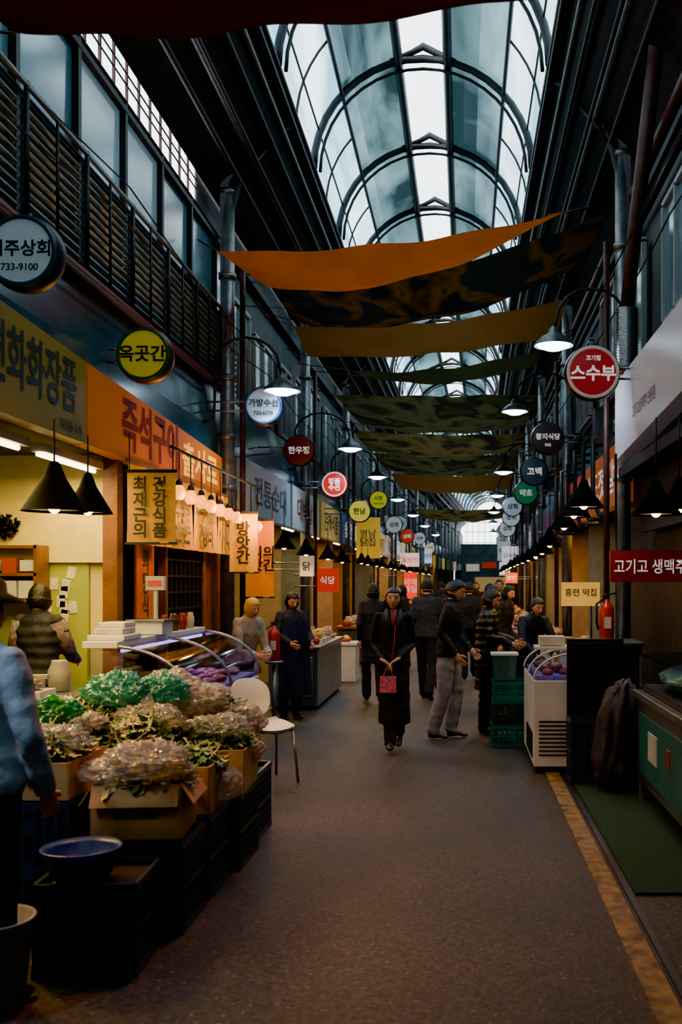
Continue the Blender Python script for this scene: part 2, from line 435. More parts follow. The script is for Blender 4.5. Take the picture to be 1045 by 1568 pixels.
for y0 in (4.2,5.6,7.0):
    b.box((-2.98,y0+.6,2.56),(.1,1.15,.06),white); b.tube([(-2.98,y0+.02,2.51),(-2.98,y0+1.1,2.51)],.018,tubeM)
ob=b.done()
light(ob,'AREA',(-3.1,6.2,2.48),100,'#ffd878',.3,sy=3.6)
b=B('shop_wreath')
leafdk=mat('dark_leaves','#10160c',.7)
for i in range(140):
    a=R.random()*2*pi; rr=R.uniform(.02,.12); b.box((-3.72+rr*math.cos(a),8.14,2.06+.8*rr*math.sin(a)),(.03,.012,.015),leafdk,rot=Matrix.Rotation(R.random()*3,4,'Y'))
b.done()
b=B('shop_partition')
b.box((-3.6,12.6,1.33),(1.48,.08,2.66),woodm)
ow=mat('orange_banner_fabric','#c86008',.6,var=.15)
b.done()
b=B('lattice_window')
b.box((-2.86,10.2,1.35),(.03,1.3,1.0),mat('dim_window','#25323a',.2,var=.3))
for i in range(9): b.box((-2.83,9.55+i*.163,1.35),(.025,.018,1.0),blk)
for i in range(7): b.box((-2.83,10.2,.87+i*.16),(.025,1.32,.018),blk)
for y in (9.5,10.9): b.box((-2.84,y,1.35),(.08,.07,2.5),woodm)
b.done()
b=B('shop_front_banner')
b.box((-2.84,8.95,1.5),(.02,.5,1.0),ow); b.text('희\n망\n식\n당',(-2.825,8.95,1.5),.22,txtdark,rz=pi/2); b.done()
b=B('wall_cladding'); b.box((-2.9,11.6,1.2),(.05,1.3,2.4),woodm); b.done()

def fascia(name,x,y0,y1,zb0,zb1,zt0,zt1,m,th=.12,side=-1):
    b=B(name); s=-side
    xo=x; xi=x-s*th
    P=[(xi,y0,zb0),(xo,y0,zb0),(xo,y1,zb1),(xi,y1,zb1),(xi,y0,zt0),(xo,y0,zt0),(xo,y1,zt1),(xi,y1,zt1)]
    b.hexa(P,m); return b
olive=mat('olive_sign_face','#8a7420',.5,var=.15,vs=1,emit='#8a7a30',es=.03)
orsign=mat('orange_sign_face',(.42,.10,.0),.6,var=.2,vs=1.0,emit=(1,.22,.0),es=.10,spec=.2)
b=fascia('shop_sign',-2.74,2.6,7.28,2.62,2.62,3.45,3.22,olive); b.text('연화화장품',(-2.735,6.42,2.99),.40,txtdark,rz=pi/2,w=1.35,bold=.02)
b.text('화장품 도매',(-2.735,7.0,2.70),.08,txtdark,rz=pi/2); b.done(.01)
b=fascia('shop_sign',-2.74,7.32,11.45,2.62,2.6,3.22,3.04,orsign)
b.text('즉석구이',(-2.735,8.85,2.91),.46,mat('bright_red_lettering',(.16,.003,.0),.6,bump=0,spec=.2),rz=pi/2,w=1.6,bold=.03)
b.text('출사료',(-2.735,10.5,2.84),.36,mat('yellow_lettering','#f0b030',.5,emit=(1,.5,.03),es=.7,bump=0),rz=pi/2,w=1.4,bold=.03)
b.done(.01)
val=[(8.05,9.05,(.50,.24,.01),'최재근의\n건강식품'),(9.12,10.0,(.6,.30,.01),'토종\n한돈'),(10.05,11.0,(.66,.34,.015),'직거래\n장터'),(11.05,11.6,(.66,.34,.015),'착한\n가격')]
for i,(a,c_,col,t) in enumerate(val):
    b=B('fabric_banner'); fm=mat('banner_yellow_%d'%i,col,.8,var=.1,vs=3,emit=(1,.5,.02),es=.16,spec=.1)  # cloth emission paints in the warm lamp glow
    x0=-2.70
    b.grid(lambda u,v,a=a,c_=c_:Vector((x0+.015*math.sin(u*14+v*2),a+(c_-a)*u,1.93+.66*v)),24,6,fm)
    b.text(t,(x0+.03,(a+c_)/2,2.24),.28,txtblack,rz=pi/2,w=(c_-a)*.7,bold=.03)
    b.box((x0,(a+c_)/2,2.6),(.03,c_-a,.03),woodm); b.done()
def flatbanner(name,x0,x1,y,z0,z1,m,t,ts,tm,rope=True,w=None):
    b=B(name)
    b.grid(lambda u,v:Vector((x0+(x1-x0)*u,y+.012*math.sin(u*6+v*3),z0+(z1-z0)*v)),10,6,m)
    b.box(((x0+x1)/2,y,z1),(x1-x0+.03,.025,.025),dsteel); b.box(((x0+x1)/2,y,z0),(x1-x0+.03,.02,.02),dsteel)
    if rope:
        for x in (x0+.02,x1-.02): b.tube([(x,y,z1),(x,y,z1+.3)],.005,blk,n=4)
    b.text(t,((x0+x1)/2,y-.03,(z0+z1)/2),ts,tm,w=w,bold=.03); return b.done()
flatbanner('fabric_banner',-2.68,-2.29,8.0,1.92,2.5,mat('tan_banner',(.5,.24,.03),.8,var=.2,vs=4,emit=(1,.42,.03),es=.16,spec=.1),'최 건\n재 강\n근 식\n의 품',.13,txtblack)  # these banners' emission stands in for lamplight on the cloth
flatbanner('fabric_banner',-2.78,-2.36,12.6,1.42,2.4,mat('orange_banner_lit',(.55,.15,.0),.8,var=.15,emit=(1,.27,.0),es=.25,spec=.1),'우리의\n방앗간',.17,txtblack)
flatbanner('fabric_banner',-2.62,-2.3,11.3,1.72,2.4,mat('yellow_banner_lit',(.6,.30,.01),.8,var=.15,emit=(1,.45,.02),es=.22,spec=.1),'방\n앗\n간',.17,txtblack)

b=B('heat_lamp_row')
hp=[]
b.rail(-2.5,2.78,.015,8.6,12.5,dsteel)
for i in range(10):
    y=8.85+i*.38; z=2.52-.012*i
    b.tube([(-2.5,y,2.78),(-2.5,y,z)],.006,blk,n=5)
    b.lathe((-2.5,y,z-.1),[(.018,.1),(.03,.08),(.032,.05)],blk,n=12)
    b.lathe((-2.5,y,z-.18),[(.0,0),(.034,.003),(.056,.04),(.060,.08),(.03,.13)],bulbO,n=12)
    hp.append(y)
ob=b.done()
for i in (0,3,6,9): light(ob,'POINT',(-2.34,hp[i],2.29),20,(1,.42,.08),.06)

def cone_lamp(x,y,z,r=.16,h=.2,cord=.4,warm=True,e=14,shade=None):
    b=B('pendant_lamp'); sh=shade or lampblk
    b.lathe((x,y,z),[(r,0),(r*.93,.02),(r*.35,h*.75),(r*.22,h),(r*.14,h+.03),(0,h+.04)],sh,n=24)
    b.lathe((x,y,z+.004),[(r*.9,.012),(r*.26,h*.62),(0,h*.66)],white,n=24)
    b.tube([(x,y,z+h),(x,y,z+h+cord)],.006,blk,n=5)
    b.ell((x,y,z+.035),(.04,.04,.05),bulbY if warm else bulbW,n=10)
    ob=b.done()
    if e: light(ob,'SPOT',(x,y,z+.0),e,'#ffb860' if warm else '#cfe4ff',.05,spot=2.6)
    return ob
cone_lamp(-2.55,6.25,2.05,.2,.28,.3,e=75); cone_lamp(-2.62,7.0,2.09,.17,.25,.3,e=55)
cone_lamp(-2.62,4.9,2.12,.2,.28,.5,e=120); cone_lamp(-2.35,3.1,2.2,.2,.28,.5,e=90,warm=False)  # both lamps added out of view to brighten the left stall and customer
cone_lamp(-2.3,13.0,2.05,e=38); cone_lamp(-2.2,14.2,2.0,e=38); cone_lamp(-2.1,15.8,1.98,e=32); cone_lamp(-2.05,17.3,1.96,e=32)
for x,y,z,e in ((1.02,8.2,2.22,38),(1.3,6.6,2.05,20),(1.52,6.9,2.1,0),(1.12,9.8,2.25,32),(1.15,11.0,2.2,34),(1.1,12.2,2.05,34),(1.12,13.6,2.0,30),(1.15,15.2,2.0,30)):
    cone_lamp(x,y,z,.17,.2,.45,e=e)

# ------------------------------------------------------------ round signs
def round_sign(x,y,z,r,face,tx,tcol,side,es=.5,ring='#20282c',rim2=None):
    b=B('round_shop_sign'); x+=bx(y)*1.0
    fm=mat('sign_face_'+face+str(es),face,.35,var=.06,bump=0,emit=face,es=es)
    rm=mat('sign_rim_'+ring,ring,.4,.3)
    mx=Matrix.Rotation(pi/2,4,'X')
    b.lathe((x,y,z),[(0,-.07),(r*.9,-.07),(r,-.05),(r*1.03,0),(r,.05),(r*.93,.066)],rm,n=40,mx=mx)
    b.lathe((x,y,z),[(r*.93,.064),(r*.5,.075),(0,.078)],fm,n=40,mx=mx)
    if rim2: 
        r2=mat('sign_ring_'+rim2,rim2,.4,emit=rim2,es=.2)
        b.lathe((x,y,z),[(r*.95,.064),(r*.95,.083),(r*.84,.083),(r*.84,.068)],r2,n=40,mx=mx)
    for t,dz,s in tx: b.text(t,(x,y-.088,z+dz*r),s*r,tcol,w=None,bold=.03)
    wx=(-2.86 if side<0 else 1.9)+bx(y)
    for dz in (-.05,.05): b.tube([(x+side*r*.95,y,z+dz),(wx,y,z+dz)],.012,steel,n=6)
    return b.done()
round_sign(-2.5,5.73,3.49,.215,'#8fa8b0',[('여주상회',.05,.46),('733-9100',-.45,.26)],txtdark,-1,.25,'#17303c','#17303c')
round_sign(-2.56,8.1,3.45,.225,'#b8aa0c',[('옥곳간',0,.62)],mat('dark_green_lettering','#173c20',.5,bump=0),-1,.25,'#5a2a18','#173c20')
round_sign(-2.2,11.2,3.59,.22,'#98acbc',[('가방수선',.12,.42),('730-6378',-.4,.26)],txtdark,-1,.3,'#1c3050','#26406a')
round_sign(-2.26,14.0,3.46,.22,'#5a1a20',[('한우정',0,.5)],txtwhite,-1,.12)
round_sign(-2.13,16.8,3.26,.22,'#c01008',[('정품\n수선',0,.5)],txtwhite,-1,.6,'#c81c14','#e8e0d8')
round_sign(-2.02,19.7,3.02,.22,'#d8cc40',[('한남',0,.6)],txtdark,-1,.6)
round_sign(-2.05,24,3.6,.22,'#b8c020',[('시장',.2,.5),('0234-5732',-.4,.26)],txtdark,-1,.5)
for x,y,z,f in ((-2.1,31,3.45,'#8aa4b8'),(-2.1,34,3.2,'#c03018'),(-2.1,29,3.3,'#b8c4c8'),(-2.1,40,3.4,'#a8b8c0'),(-2.1,46,3.2,'#c8b8a0')):
    round_sign(x,y,z,.25,f,[('상회',0,.6)],txtdark if f!='#c03018' else txtwhite,-1,.4)
round_sign(1.26,9.5,3.6,.262,'#8c1a22',[('스수부',-.05,.6),('고기집',.5,.2)],txtwhite,1,.4,'#3a1418','#b8a8a0')
round_sign(1.27,14.5,3.7,.24,'#3a3236',[('황지식당',.1,.4),('042',-.4,.25)],txtwhite,1,.1,'#54484a')
round_sign(1.25,17.0,3.5,.24,'#28404c',[('고백',0,.6)],txtwhite,1,.15)
round_sign(1.28,20,3.41,.24,'#1c7a50',[('약초',0,.6)],txtwhite,1,.3,'#0c4a30')
for x,y,z,f in ((1.25,26,3.6,'#a0b8c4'),(1.28,28,3.45,'#b8ccd4'),(1.25,31,3.3,'#c8d4d8'),(1.25,36,3.5,'#90a8b0'),(1.25,42,3.4,'#a8b8c0'),(1.25,48,3.3,'#a8c0cc')):
    round_sign(x,y,z,.26,f,[('상회',0,.6)],txtdark,1,.4)

def gooseneck(x,y,z,side,e=70,col='#cfe6ff',bm=None,spot=2.7):
    b=B('gooseneck_lamp'); o=bx(y); x+=o
    wx=(-2.7 if side<0 else 1.7)+o
    pts=[(wx,y,z-.35),(wx-side*.02,y,z+.15)]
    w=abs(wx-side*.03-x)
    for i in range(9):
        t=pi*i/8; pts.append((wx-side*(w/2-w/2*math.cos(t)),y,z+.25+.32*math.sin(t)))
    pts.append((x,y,z+.12)); b.tube(pts,.016,dsteel,n=8)
    b.tube([(wx+side*.12,y,z-.35),(wx,y,z-.35)],.016,dsteel)
    b.lathe((x,y,z-.02),[(.02,.2),(.05,.17),(.06,.13),(.13,.09),(.2,.02),(.205,0)],mat('enamel_shade','#5d6a70',.3,.5),n=28)
    b.lathe((x,y,z-.02),[(.2,.0),(.12,.07),(0,.09)],white,n=28)
    b.lathe((x,y,z-.07),[(0,0),(.08,.01),(.16,.045),(.17,.07),(0,.08)],bm or bulbW,n=24)
    ob=b.done()
    if e: light(ob,'SPOT',(x,y,z-.10),e,col,.1,spot=spot)
gooseneck(-1.95,10.9,3.72,-1,100); gooseneck(.96,10.2,4.05,1,100)
gooseneck(-1.8,16.2,3.8,-1,90); gooseneck(.82,15.0,4.2,1,90)
for y in (20.5,26,32,38,45): gooseneck(-1.75,y,3.8,-1,75 if y<40 else 0)
for y in (20.5,26,32,38,45): gooseneck(.85,y,3.9,1,75 if y<40 else 0)
gooseneck(-1.0,5.6,4.98,-1,360,'#ff7a34',bulbY,1.5)  # added warm lamp above the view, reddens the floor and canvas

# ------------------------------------------------------------ shade sails
def sail(nl,nr,fl,fr,sn,sf,m,wr=.02,ropes=True):
    nl,nr,fl,fr=[Vector((p[0]+bx(p[1]),p[1],p[2])) for p in (nl,nr,fl,fr)]
    b=B('shade_sail')
    def f(u,v):
        p=nl.lerp(nr,u).lerp(fl.lerp(fr,u),v)
        sg=(sn+(sf-sn)*v)*math.sin(pi*u)**.8 + .16*math.sin(pi*v)*math.sin(pi*min(1,max(0,u)))
        p.z-=sg; p.z+=wr*math.sin(u*19+v*5)*math.sin(pi*u)+wr*.7*noise.noise(Vector((u*6,v*6,nl.y)))
        p.y-=.12*math.sin(pi*u)*(1 if v>.5 else -1)*abs(v-.5)*2
        return p
    b.grid(f,48,16,m)
    if ropes:
        for p,q in ((nl,-1),(fl,-1),(nr,1),(fr,1)):
            wx=(-2.8 if q<0 else 1.8)+bx(p.y)
            if abs(wx-p.x)>.03: b.tube([p,(wx,p.y,p.z+.12)],.008,blk,n=5)
    b.done()
orange=clothmat('orange_canvas',['#9c4410','#b45418'],3,.6)
camo=clothmat('printed_canvas_dark',['#182024','#1c2224','#4a341a','#583e1e','#1c282c','#2a2a20'],1.3,.5)
tan=clothmat('tan_canvas',['#644626','#785430'],2,.5)
gry=clothmat('grey_green_canvas',['#2a2e24','#4a4a34'],2,.4)
print1=clothmat('printed_canvas_olive',['#3a3828','#55503a','#5e563c','#524c34','#2c2c26','#46432e'],1.1,.5)
print2=clothmat('printed_canvas_yellow',['#3a3626','#6a5c38','#786640','#5c5236','#38342a'],1.3,.5)
sail((-2.6,10.6,5.14),(1.22,10.9,5.68),(-2.4,12.2,5.25),(1.0,11.3,5.78),.1,.38,orange)
sail((-2.38,12.6,5.42),(1.74,11.6,5.95),(-2.39,14,5.3),(1.66,13.0,5.82),.22,.42,camo)
sail((-2.4,14.3,5.3),(1.5,14.0,5.6),(-2.45,16,5.25),(1.5,15.5,5.45),.12,.15,tan)
sail((-1.9,17.0,5.23),(1.39,17,5.6),(-1.7,17.6,5.25),(1.35,17.8,5.5),.12,.16,gry)
sail((-2.37,18.5,5.1),(1.4,18.5,5.1),(-2.2,21.5,5.02),(1.35,21.5,5.0),.0,.2,print1)
sail((-2.5,22.5,5.05),(1.45,22.5,5.0),(-2.4,25,4.95),(1.4,25,4.95),.05,.2,print2)
sail((-2.4,25.8,4.97),(1.4,25.8,4.95),(-2.3,29,4.9),(1.4,29,4.9),.05,.2,print1)
sail((-2.3,30,4.9),(1.4,30,4.9),(-2.3,34,4.85),(1.4,34,4.85),.05,.2,tan)
sail((-2.3,40,4.6),(1.4,40,4.6),(-2.3,44,4.5),(1.4,44,4.5),.05,.2,print2)
redc=clothmat('red_brown_canvas',['#2c1618','#4a201a'],1.6,.5)
sail((-2.5,2.4,3.98),(1.0,2.4,4.1),(-1.95,4.35,4.0),(.5,4.35,4.2),.05,.14,redc)

# ------------------------------------------------------------ right side shop
b=fascia('shop_sign',1.62,6.2,10.4,3.05,2.87,3.68,3.68,mat('white_sign_face','#c4c0c4',.3,var=.1,vs=1,emit='#8a8290',es=.08),th=.16,side=1)
b.text('고기고생맥주 전문점',(1.615,8.8,3.2),.13,mat('faded_red_lettering','#7a4a50',.5,bump=0),rz=-pi/2); b.done(.01)
b=B('shop_canopy'); b.box((1.80,8.3,2.74),(.30,4.1,.1),blk); b.box((1.9,8.3,2.4),(.04,4.1,.56),blk); b.done()
b=B('flexible_duct')
prof=[];P2=[]
for i in range(44):
    z=4.33-i*.014; P2.append((1.66,9.9,z)); prof.append(.115 if i%2 else .098)
b.loft(P2,prof,stain,n=20); b.tube([(1.66,9.9,4.3),(1.68,9.7,4.8),(1.70,8.6,6.25)],.07,rust,n=14)
b.tube([(1.66,9.9,3.72),(1.66,9.9,3.68)],.07,redpipe,n=12); b.done()
b=B('shop_sign'); rs=mat('dark_red_sign','#741518',.45,var=.1,emit='#8a1418',es=.1)
b.box((1.62,8.3,1.74),(.74,.05,.26),rs); b.text('고기고 생맥주',(1.58,8.27,1.74),.13,txtwhite,w=.60)
for x in (1.3,1.9): b.tube([(x,8.3,1.87),(x,8.3,2.68)],.01,dsteel,n=5)
b.done(.005)
b=B('black_display_board')
b.box((1.12,8.25,.57),(.47,.04,1.14),blk); b.box((1.12,8.22,.57),(.43,.01,1.08),mat('chalkboard','#07090a',.7))
for x in (.92,1.32): b.box((x,8.36,.02),(.04,.25,.04),dsteel)
b.done(.004)
def crate(b,c,d,m,rz=0,fill=False):
    w,l,h=d; T=Matrix.Translation(Vector(c))@Matrix.Rotation(rz,4,'Z')
    def bb(p,q,mm=None):
        x,y,z=q[0]/2,q[1]/2,q[2]/2
        V=[(p[0]+sx*x,p[1]+sy*y,p[2]+sz*z) for sz in(-1,1) for sx,sy in((-1,-1),(1,-1),(1,1),(-1,1))]
        b.add(V,[(0,3,2,1),(4,5,6,7),(0,1,5,4),(1,2,6,5),(2,3,7,6),(3,0,4,7)],mm or m,False,T)
    bb((0,0,.01),(w,l,.02))
    if fill: bb((0,0,h*.48),(w-.05,l-.05,h*.9),crateIn)
    for z in (.02,h*.5,h-.015):
        t=.035 if z!=h*.5 else .02
        for s in (-1,1): bb((0,s*(l/2-.008),z),(w,.018,t)); bb((s*(w/2-.008),0,z),(.018,l,t))
    nx=max(4,int(w/.05)); ny=max(4,int(l/.05))
    for i in range(nx+1):
        x=-w/2+.01+(w-.02)*i/nx
        for s in (-1,1): bb((x,s*(l/2-.008),h/2),(.014,.012,h))
    for i in range(ny+1):
        y=-l/2+.01+(l-.02)*i/ny
        for s in (-1,1): bb((s*(w/2-.008),y,h/2),(.012,.014,h))
    for zz in (h*.15,h*.25,h*.35,h*.65,h*.75,h*.85):
        for s in (-1,1): bb((0,s*(l/2-.008),zz),(w,.008,.010)); bb((s*(w/2-.008),0,zz),(.008,l,.010))
    bb((0,-l/2-.002,h*.82),(w*.3,.008,h*.14)); bb((0,-l/2-.002,h*.5),(.1,.006,.08))
b=B('plastic_crate'); crate(b,(1.06,8.0,0.016),(.38,.32,.5),crateM,fill=True); b.done()
b=B('storage_cabinet'); b.box((1.3,8.75,.53),(.5,.6,1.06),dsteel); b.box((1.3,8.44,.55),(.44,.02,.9),blk); b.box((1.3,8.75,1.08),(.54,.64,.03),stain); b.done(.005)
def extinguisher(x,y,z,h=.42,s=1):
    b=B('fire_extinguisher'); rm=mat('extinguisher_red','#a5130f',.3,var=.1,bump=0)
    b.lathe((x,y,z),[(0,0),(.06,0),(.065,.015),(.065,h*.68),(.05,h*.78),(.022,h*.84),(.022,h*.9),(0,h*.9)],rm,n=20)
    b.box((x,y,z+h*.93),(.05,.03,.04),blk); b.box((x+.02,y,z+h),(.12,.02,.015),blk,rot=Matrix.Rotation(-.25,4,'Y'))
    b.box((x,y-.066,z+h*.4),(.06,.003,.1),white)
    b.tube([(x-.02,y,z+h*.92),(x-.09,y-.02,z+h*.8),(x-.09,y-.03,z+h*.4),(x-.075,y-.03,z+h*.25)],.011,blk)
    b.done()
extinguisher(1.27,8.62,1.1,.4)
b=B('display_freezer')
b.box((.80,9.0,.42),(.36,1.3,.72),white)
for i in range(9): b.box((.80,8.345,.16+i*.035),(.28,.012,.012),dsteel)
for i in range(14): b.box((.615,8.5+i*.05,.22),(.01,.02,.22),dsteel)
for x in (.66,.94):
    for y in (8.42,9.58): b.cyl((x,y,0),(x,y,.08),.025,blk)
prp=mat('purple_lit_goods','#5a4a7a',.5,var=.4,vs=20,emit='#6a58c0',es=.12)
b.box((.80,9.0,.80),(.32,1.24,.04),prp)
for i in range(14): b.ell((.7+.2*R.random(),8.45+i*.085,.84),(.05,.05,.035),mat('meat_pack','#8a4a60',.4),n=8)
b.grid(lambda u,v:Vector((.62+.36*(1-math.cos(v*pi/2)) ,8.36+1.28*u,.79+.22*math.sin(v*pi/2))),6,8,caseglass)
for y in (8.36,9.0,9.64): b.tube([(.62+.36*(1-math.cos(v*pi/16)),y,.79+.22*math.sin(v*pi/16)) for v in range(9)],.01,white,n=6)
b.box((.98,9.0,.9),(.03,1.3,.26),white)
b.box((.80,8.7,1.04),(.3,.3,.03),white); b.box((.8,8.7,1.1),(.22,.2,.08),mat('foam_tray','#b8b8b0',.6))
b.done(.006)
for k in range(3):
    b=B('plastic_crate'); crate(b,(.5+.005*k,9.92,.212*k),(.38,.44,.21),crateT if k!=1 else crateG); b.done()
b=B('plastic_storage_bin'); b.box((.44,9.9,.77),(.24,.28,.25),filmmat('blue_clear_plastic','#8ab8c0','#c8e0e4',2,.15,.2,body=.3,bodycol='#6aa8b0'),taper=.85); b.box((.44,9.9,.90),(.27,.31,.02),white); b.done()
b=B('market_table')
b.box((1.28,11.3,.74),(.66,2.3,.05),stain)
for x in (1.0,1.56):
    for y in (10.25,12.35): b.box((x,y,.36),(.05,.05,.72),steel)
b.box((1.28,11.3,.3),(.6,2.2,.03),stain); b.done(.004)
traym=mat('display_tray','#b8bcb8',.4); trayr=mat('red_basket','#a02c1c',.4); cardw=mat('price_card','#e0dcc8',.6)
def goods(name,x0,x1,y0,y1,z,cols,n,r=.05):
    "trays / baskets heaped with produce, with little price cards"
    b=B(name); nx=max(1,int((x1-x0)/.26)); ny=max(1,int((y1-y0)/.3))
    for i in range(nx):
        for j in range(ny):
            cx=x0+(i+.5)*(x1-x0)/nx; cy=y0+(j+.5)*(y1-y0)/ny; c=R.choice(cols); m=mat('goods_'+c[1:],c,.5,var=.3)
            tr=R.choice([traym,trayr,traym,blueP]); rr=.11
            k=R.random()
            if k<.55:
                b.lathe((cx,cy,z),[(0,0),(rr*.8,0),(rr*1.05,.055),(rr,.055),(rr*.75,.012),(0,.012)],tr,n=16)
                for q in range(9):
                    a=R.random()*2*pi; d=R.random()**.6*.075; s=.032*R.uniform(.8,1.25)
                    b.ell((cx+d*math.cos(a),cy+d*math.sin(a),z+.05+.05*(1-d/.08)),(s,s,s*.85),m,n=8)
            elif k<.85:
                b.box((cx,cy,z+.025),(.22,.25,.05),tr)
                for q in range(8): b.box((cx+R.uniform(-.07,.07),cy+R.uniform(-.09,.09),z+.065+.012*q),(.11,.07,.025),m,rz=R.random()*3)
            else:
                h=.12+.1*R.random(); b.lathe((cx,cy,z),[(0,0),(.07,0),(.075,h*.7),(.05,h),(.05,h+.015),(0,h+.015)],m,n=14)
            if R.random()<.4: b.box((cx,cy-.1,z+.13),(.1,.004,.07),cardw,rot=Matrix.Rotation(.2,4,'X')); b.box((cx,cy-.098,z+.06),(.006,.004,.1),cardw)
    return b.done()
goods('produce_display',.98,1.58,10.25,12.4,.765,['#7a6a40','#b8a888','#5a2a20','#3a5a30','#c8c4b8'],50,.07)
b=B('price_sign_board'); b.box((1.32,10.9,1.48),(.42,.03,.26),mat('lit_yellow_sign','#d8b050',.5,emit='#ffb840',es=.45)); b.text('흥련 떡집',(1.32,10.88,1.5),.09,txtblack)
b.tube([(1.2,10.92,.77),(1.2,10.92,1.36)],.01,dsteel); b.tube([(1.44,10.92,.77),(1.44,10.92,1.36)],.01,dsteel); b.done()
b=B('storage_bucket'); bk=mat('yellow_bucket','#c8a860',.4); b.lathe((1.08,10.35,.77),[(0,0),(.085,0),(.105,.26),(.11,.27),(.1,.27),(.08,.03),(0,.03)],bk,n=20); b.done()
b=B('stainless_counter')
b.box((1.62,6.5,.46),(.62,1.7,.6),stain); b.box((1.62,6.5,.79),(.68,1.78,.05),stain); b.box((1.305,6.5,.45),(.012,1.4,.44),mat('teal_laminate','#1f5c5e',.35))
for x in (1.34,1.9):
    for y in (5.7,7.3): b.box((x,y,.09),(.045,.045,.18),steel)
b.box((1.297,6.7,.48),(.01,.3,.2),mat('sticker','#9aa8a0',.5)); b.box((1.297,6.2,.5),(.01,.1,.12),rs); b.done(.006)
b=B('glass_display_case')
b.box((1.62,6.6,.84),(.56,1.4,.04),dsteel)
tealpl=mat('teal_wrap','#4a8488',.25,var=.5,vs=8)
def wrap(d,c=Vector((0,0,0))): 
    r=1+.18*noise.noise(d*3+Vector((4,2,1)))+.1*abs(noise.noise(d*8)); return Vector((d.x*.24*r,d.y*.6*r,d.z*.09*r))
b.ell((1.62,6.65,.95),(1,1,1),tealpl,n=30,fn=wrap)
b.box((1.62,6.6,1.08),(.6,1.45,.02),caseglass)
for x in (1.33,1.91):
    for y in (5.9,7.3): b.box((x,y,.96),(.02,.02,.24),steel)
b.done()
b=B('covered_stool')
dk=mat('navy_draped_cloth','#1c2030',.6,var=.4,vs=10,bump=.6,bs=12)
def drp(d):
    a=math.atan2(d.y,d.x); z=d.z
    f=1+.14*math.sin(a*7+z*2)+.22*noise.noise(d*2.2)+.06*math.sin(a*13-z*4)
    rr=(.135-.035*z)*f
    h=.42; return Vector((math.copysign(abs(d.x)**.8,d.x)*rr*1.15+.05*z,math.copysign(abs(d.y)**.8,d.y)*rr*1.2,h+math.copysign(abs(z)**.6,z)*h*.97+.05*noise.noise(d*5)*(z>.5)))
b.ell((1.22,7.62,0.03),(1,1,1),dk,n=44,fn=drp); b.done()

# ------------------------------------------------------------ left foreground stall
for c,d,m,rz in (((-1.53,4.22,0),(.42,.40,.38),crateM,.05),((-1.47,5.22,0),(.42,.40,.42),crateM,0),((-1.45,5.78,0),(.46,.5,.42),crateG,0),((-1.98,4.75,0),(.42,.5,.6),crateM,0),((-1.48,4.72,0),(.44,.4,.42),crateM,0),((-1.5,6.35,0),(.5,.5,.42),crateM,0)):
    b=B('plastic_crate'); crate(b,c,d,m,rz,fill=True); b.done()
b=B('blue_basin')
b.lathe((-1.58,4.15,.385),[(0,0),(.12,0),(.15,.09),(.165,.115),(.16,.12),(.14,.1),(.11,.015),(0,.015)],blueP,n=36); b.done()
cgrn=mat('box_print_green','#3f7a4a',.7)
def cbox(c,d,rz=0,flaps=True):
    b=B('cardboard_box'); w,l,h=d; T=Matrix.Rotation(rz,4,'Z'); cc=Vector(c)
    b.box(cc+Vector((0,0,.006)),(w,l,.012),card,rz=rz)
    for s in (-1,1):
        b.box(cc+T@Vector((0,s*l/2,h/2)),(w,.01,h),card,rz=rz); b.box(cc+T@Vector((s*w/2,0,h/2)),(.01,l,h),card,rz=rz)
        if flaps:
            b.box(cc+T@Vector((0,s*(l/2+.03),h-.05)),(w*.98,.10,.006),card,rot=T@Matrix.Rotation(-s*1.0,4,'X'))
            b.box(cc+T@Vector((s*(w/2+.03),0,h-.05)),(.10,l*.98,.006),card,rot=T@Matrix.Rotation(s*1.0,4,'Y'))
    b.box(cc+T@Vector((0,-l/2-.006,h*.5)),(w*.5,.003,h*.25),cgrn,rz=rz)
    b.done()
b=B('vendor_table')
b.box((-2.1,5.8,.58),(.8,2.2,.05),woodm)
for x in (-2.45,-1.78):
    for y in (5.1,6.75): b.box((x,y,.28),(.05,.05,.56),woodm)
b.box((-2.1,6.3,.3),(.7,.9,.02),woodm); b.done()
cbox((-1.5,4.74,.425),(.40,.36,.25),.08); cbox((-1.46,5.24,.425),(.38,.34,.24),-.06,False); cbox((-1.43,5.78,.425),(.42,.42,.24),.03,False)
cbox((-1.55,6.35,.425),(.46,.42,.28),.03,False)
cbox((-2.0,4.74,.61),(.42,.4,.17),.0,False); cbox((-2.05,5.25,.61),(.46,.4,.16),.1,False); cbox((-2.1,5.85,.61),(.5,.44,.18),-.06,False); cbox((-2.0,6.45,.61),(.6,.44,.2),.0,False)
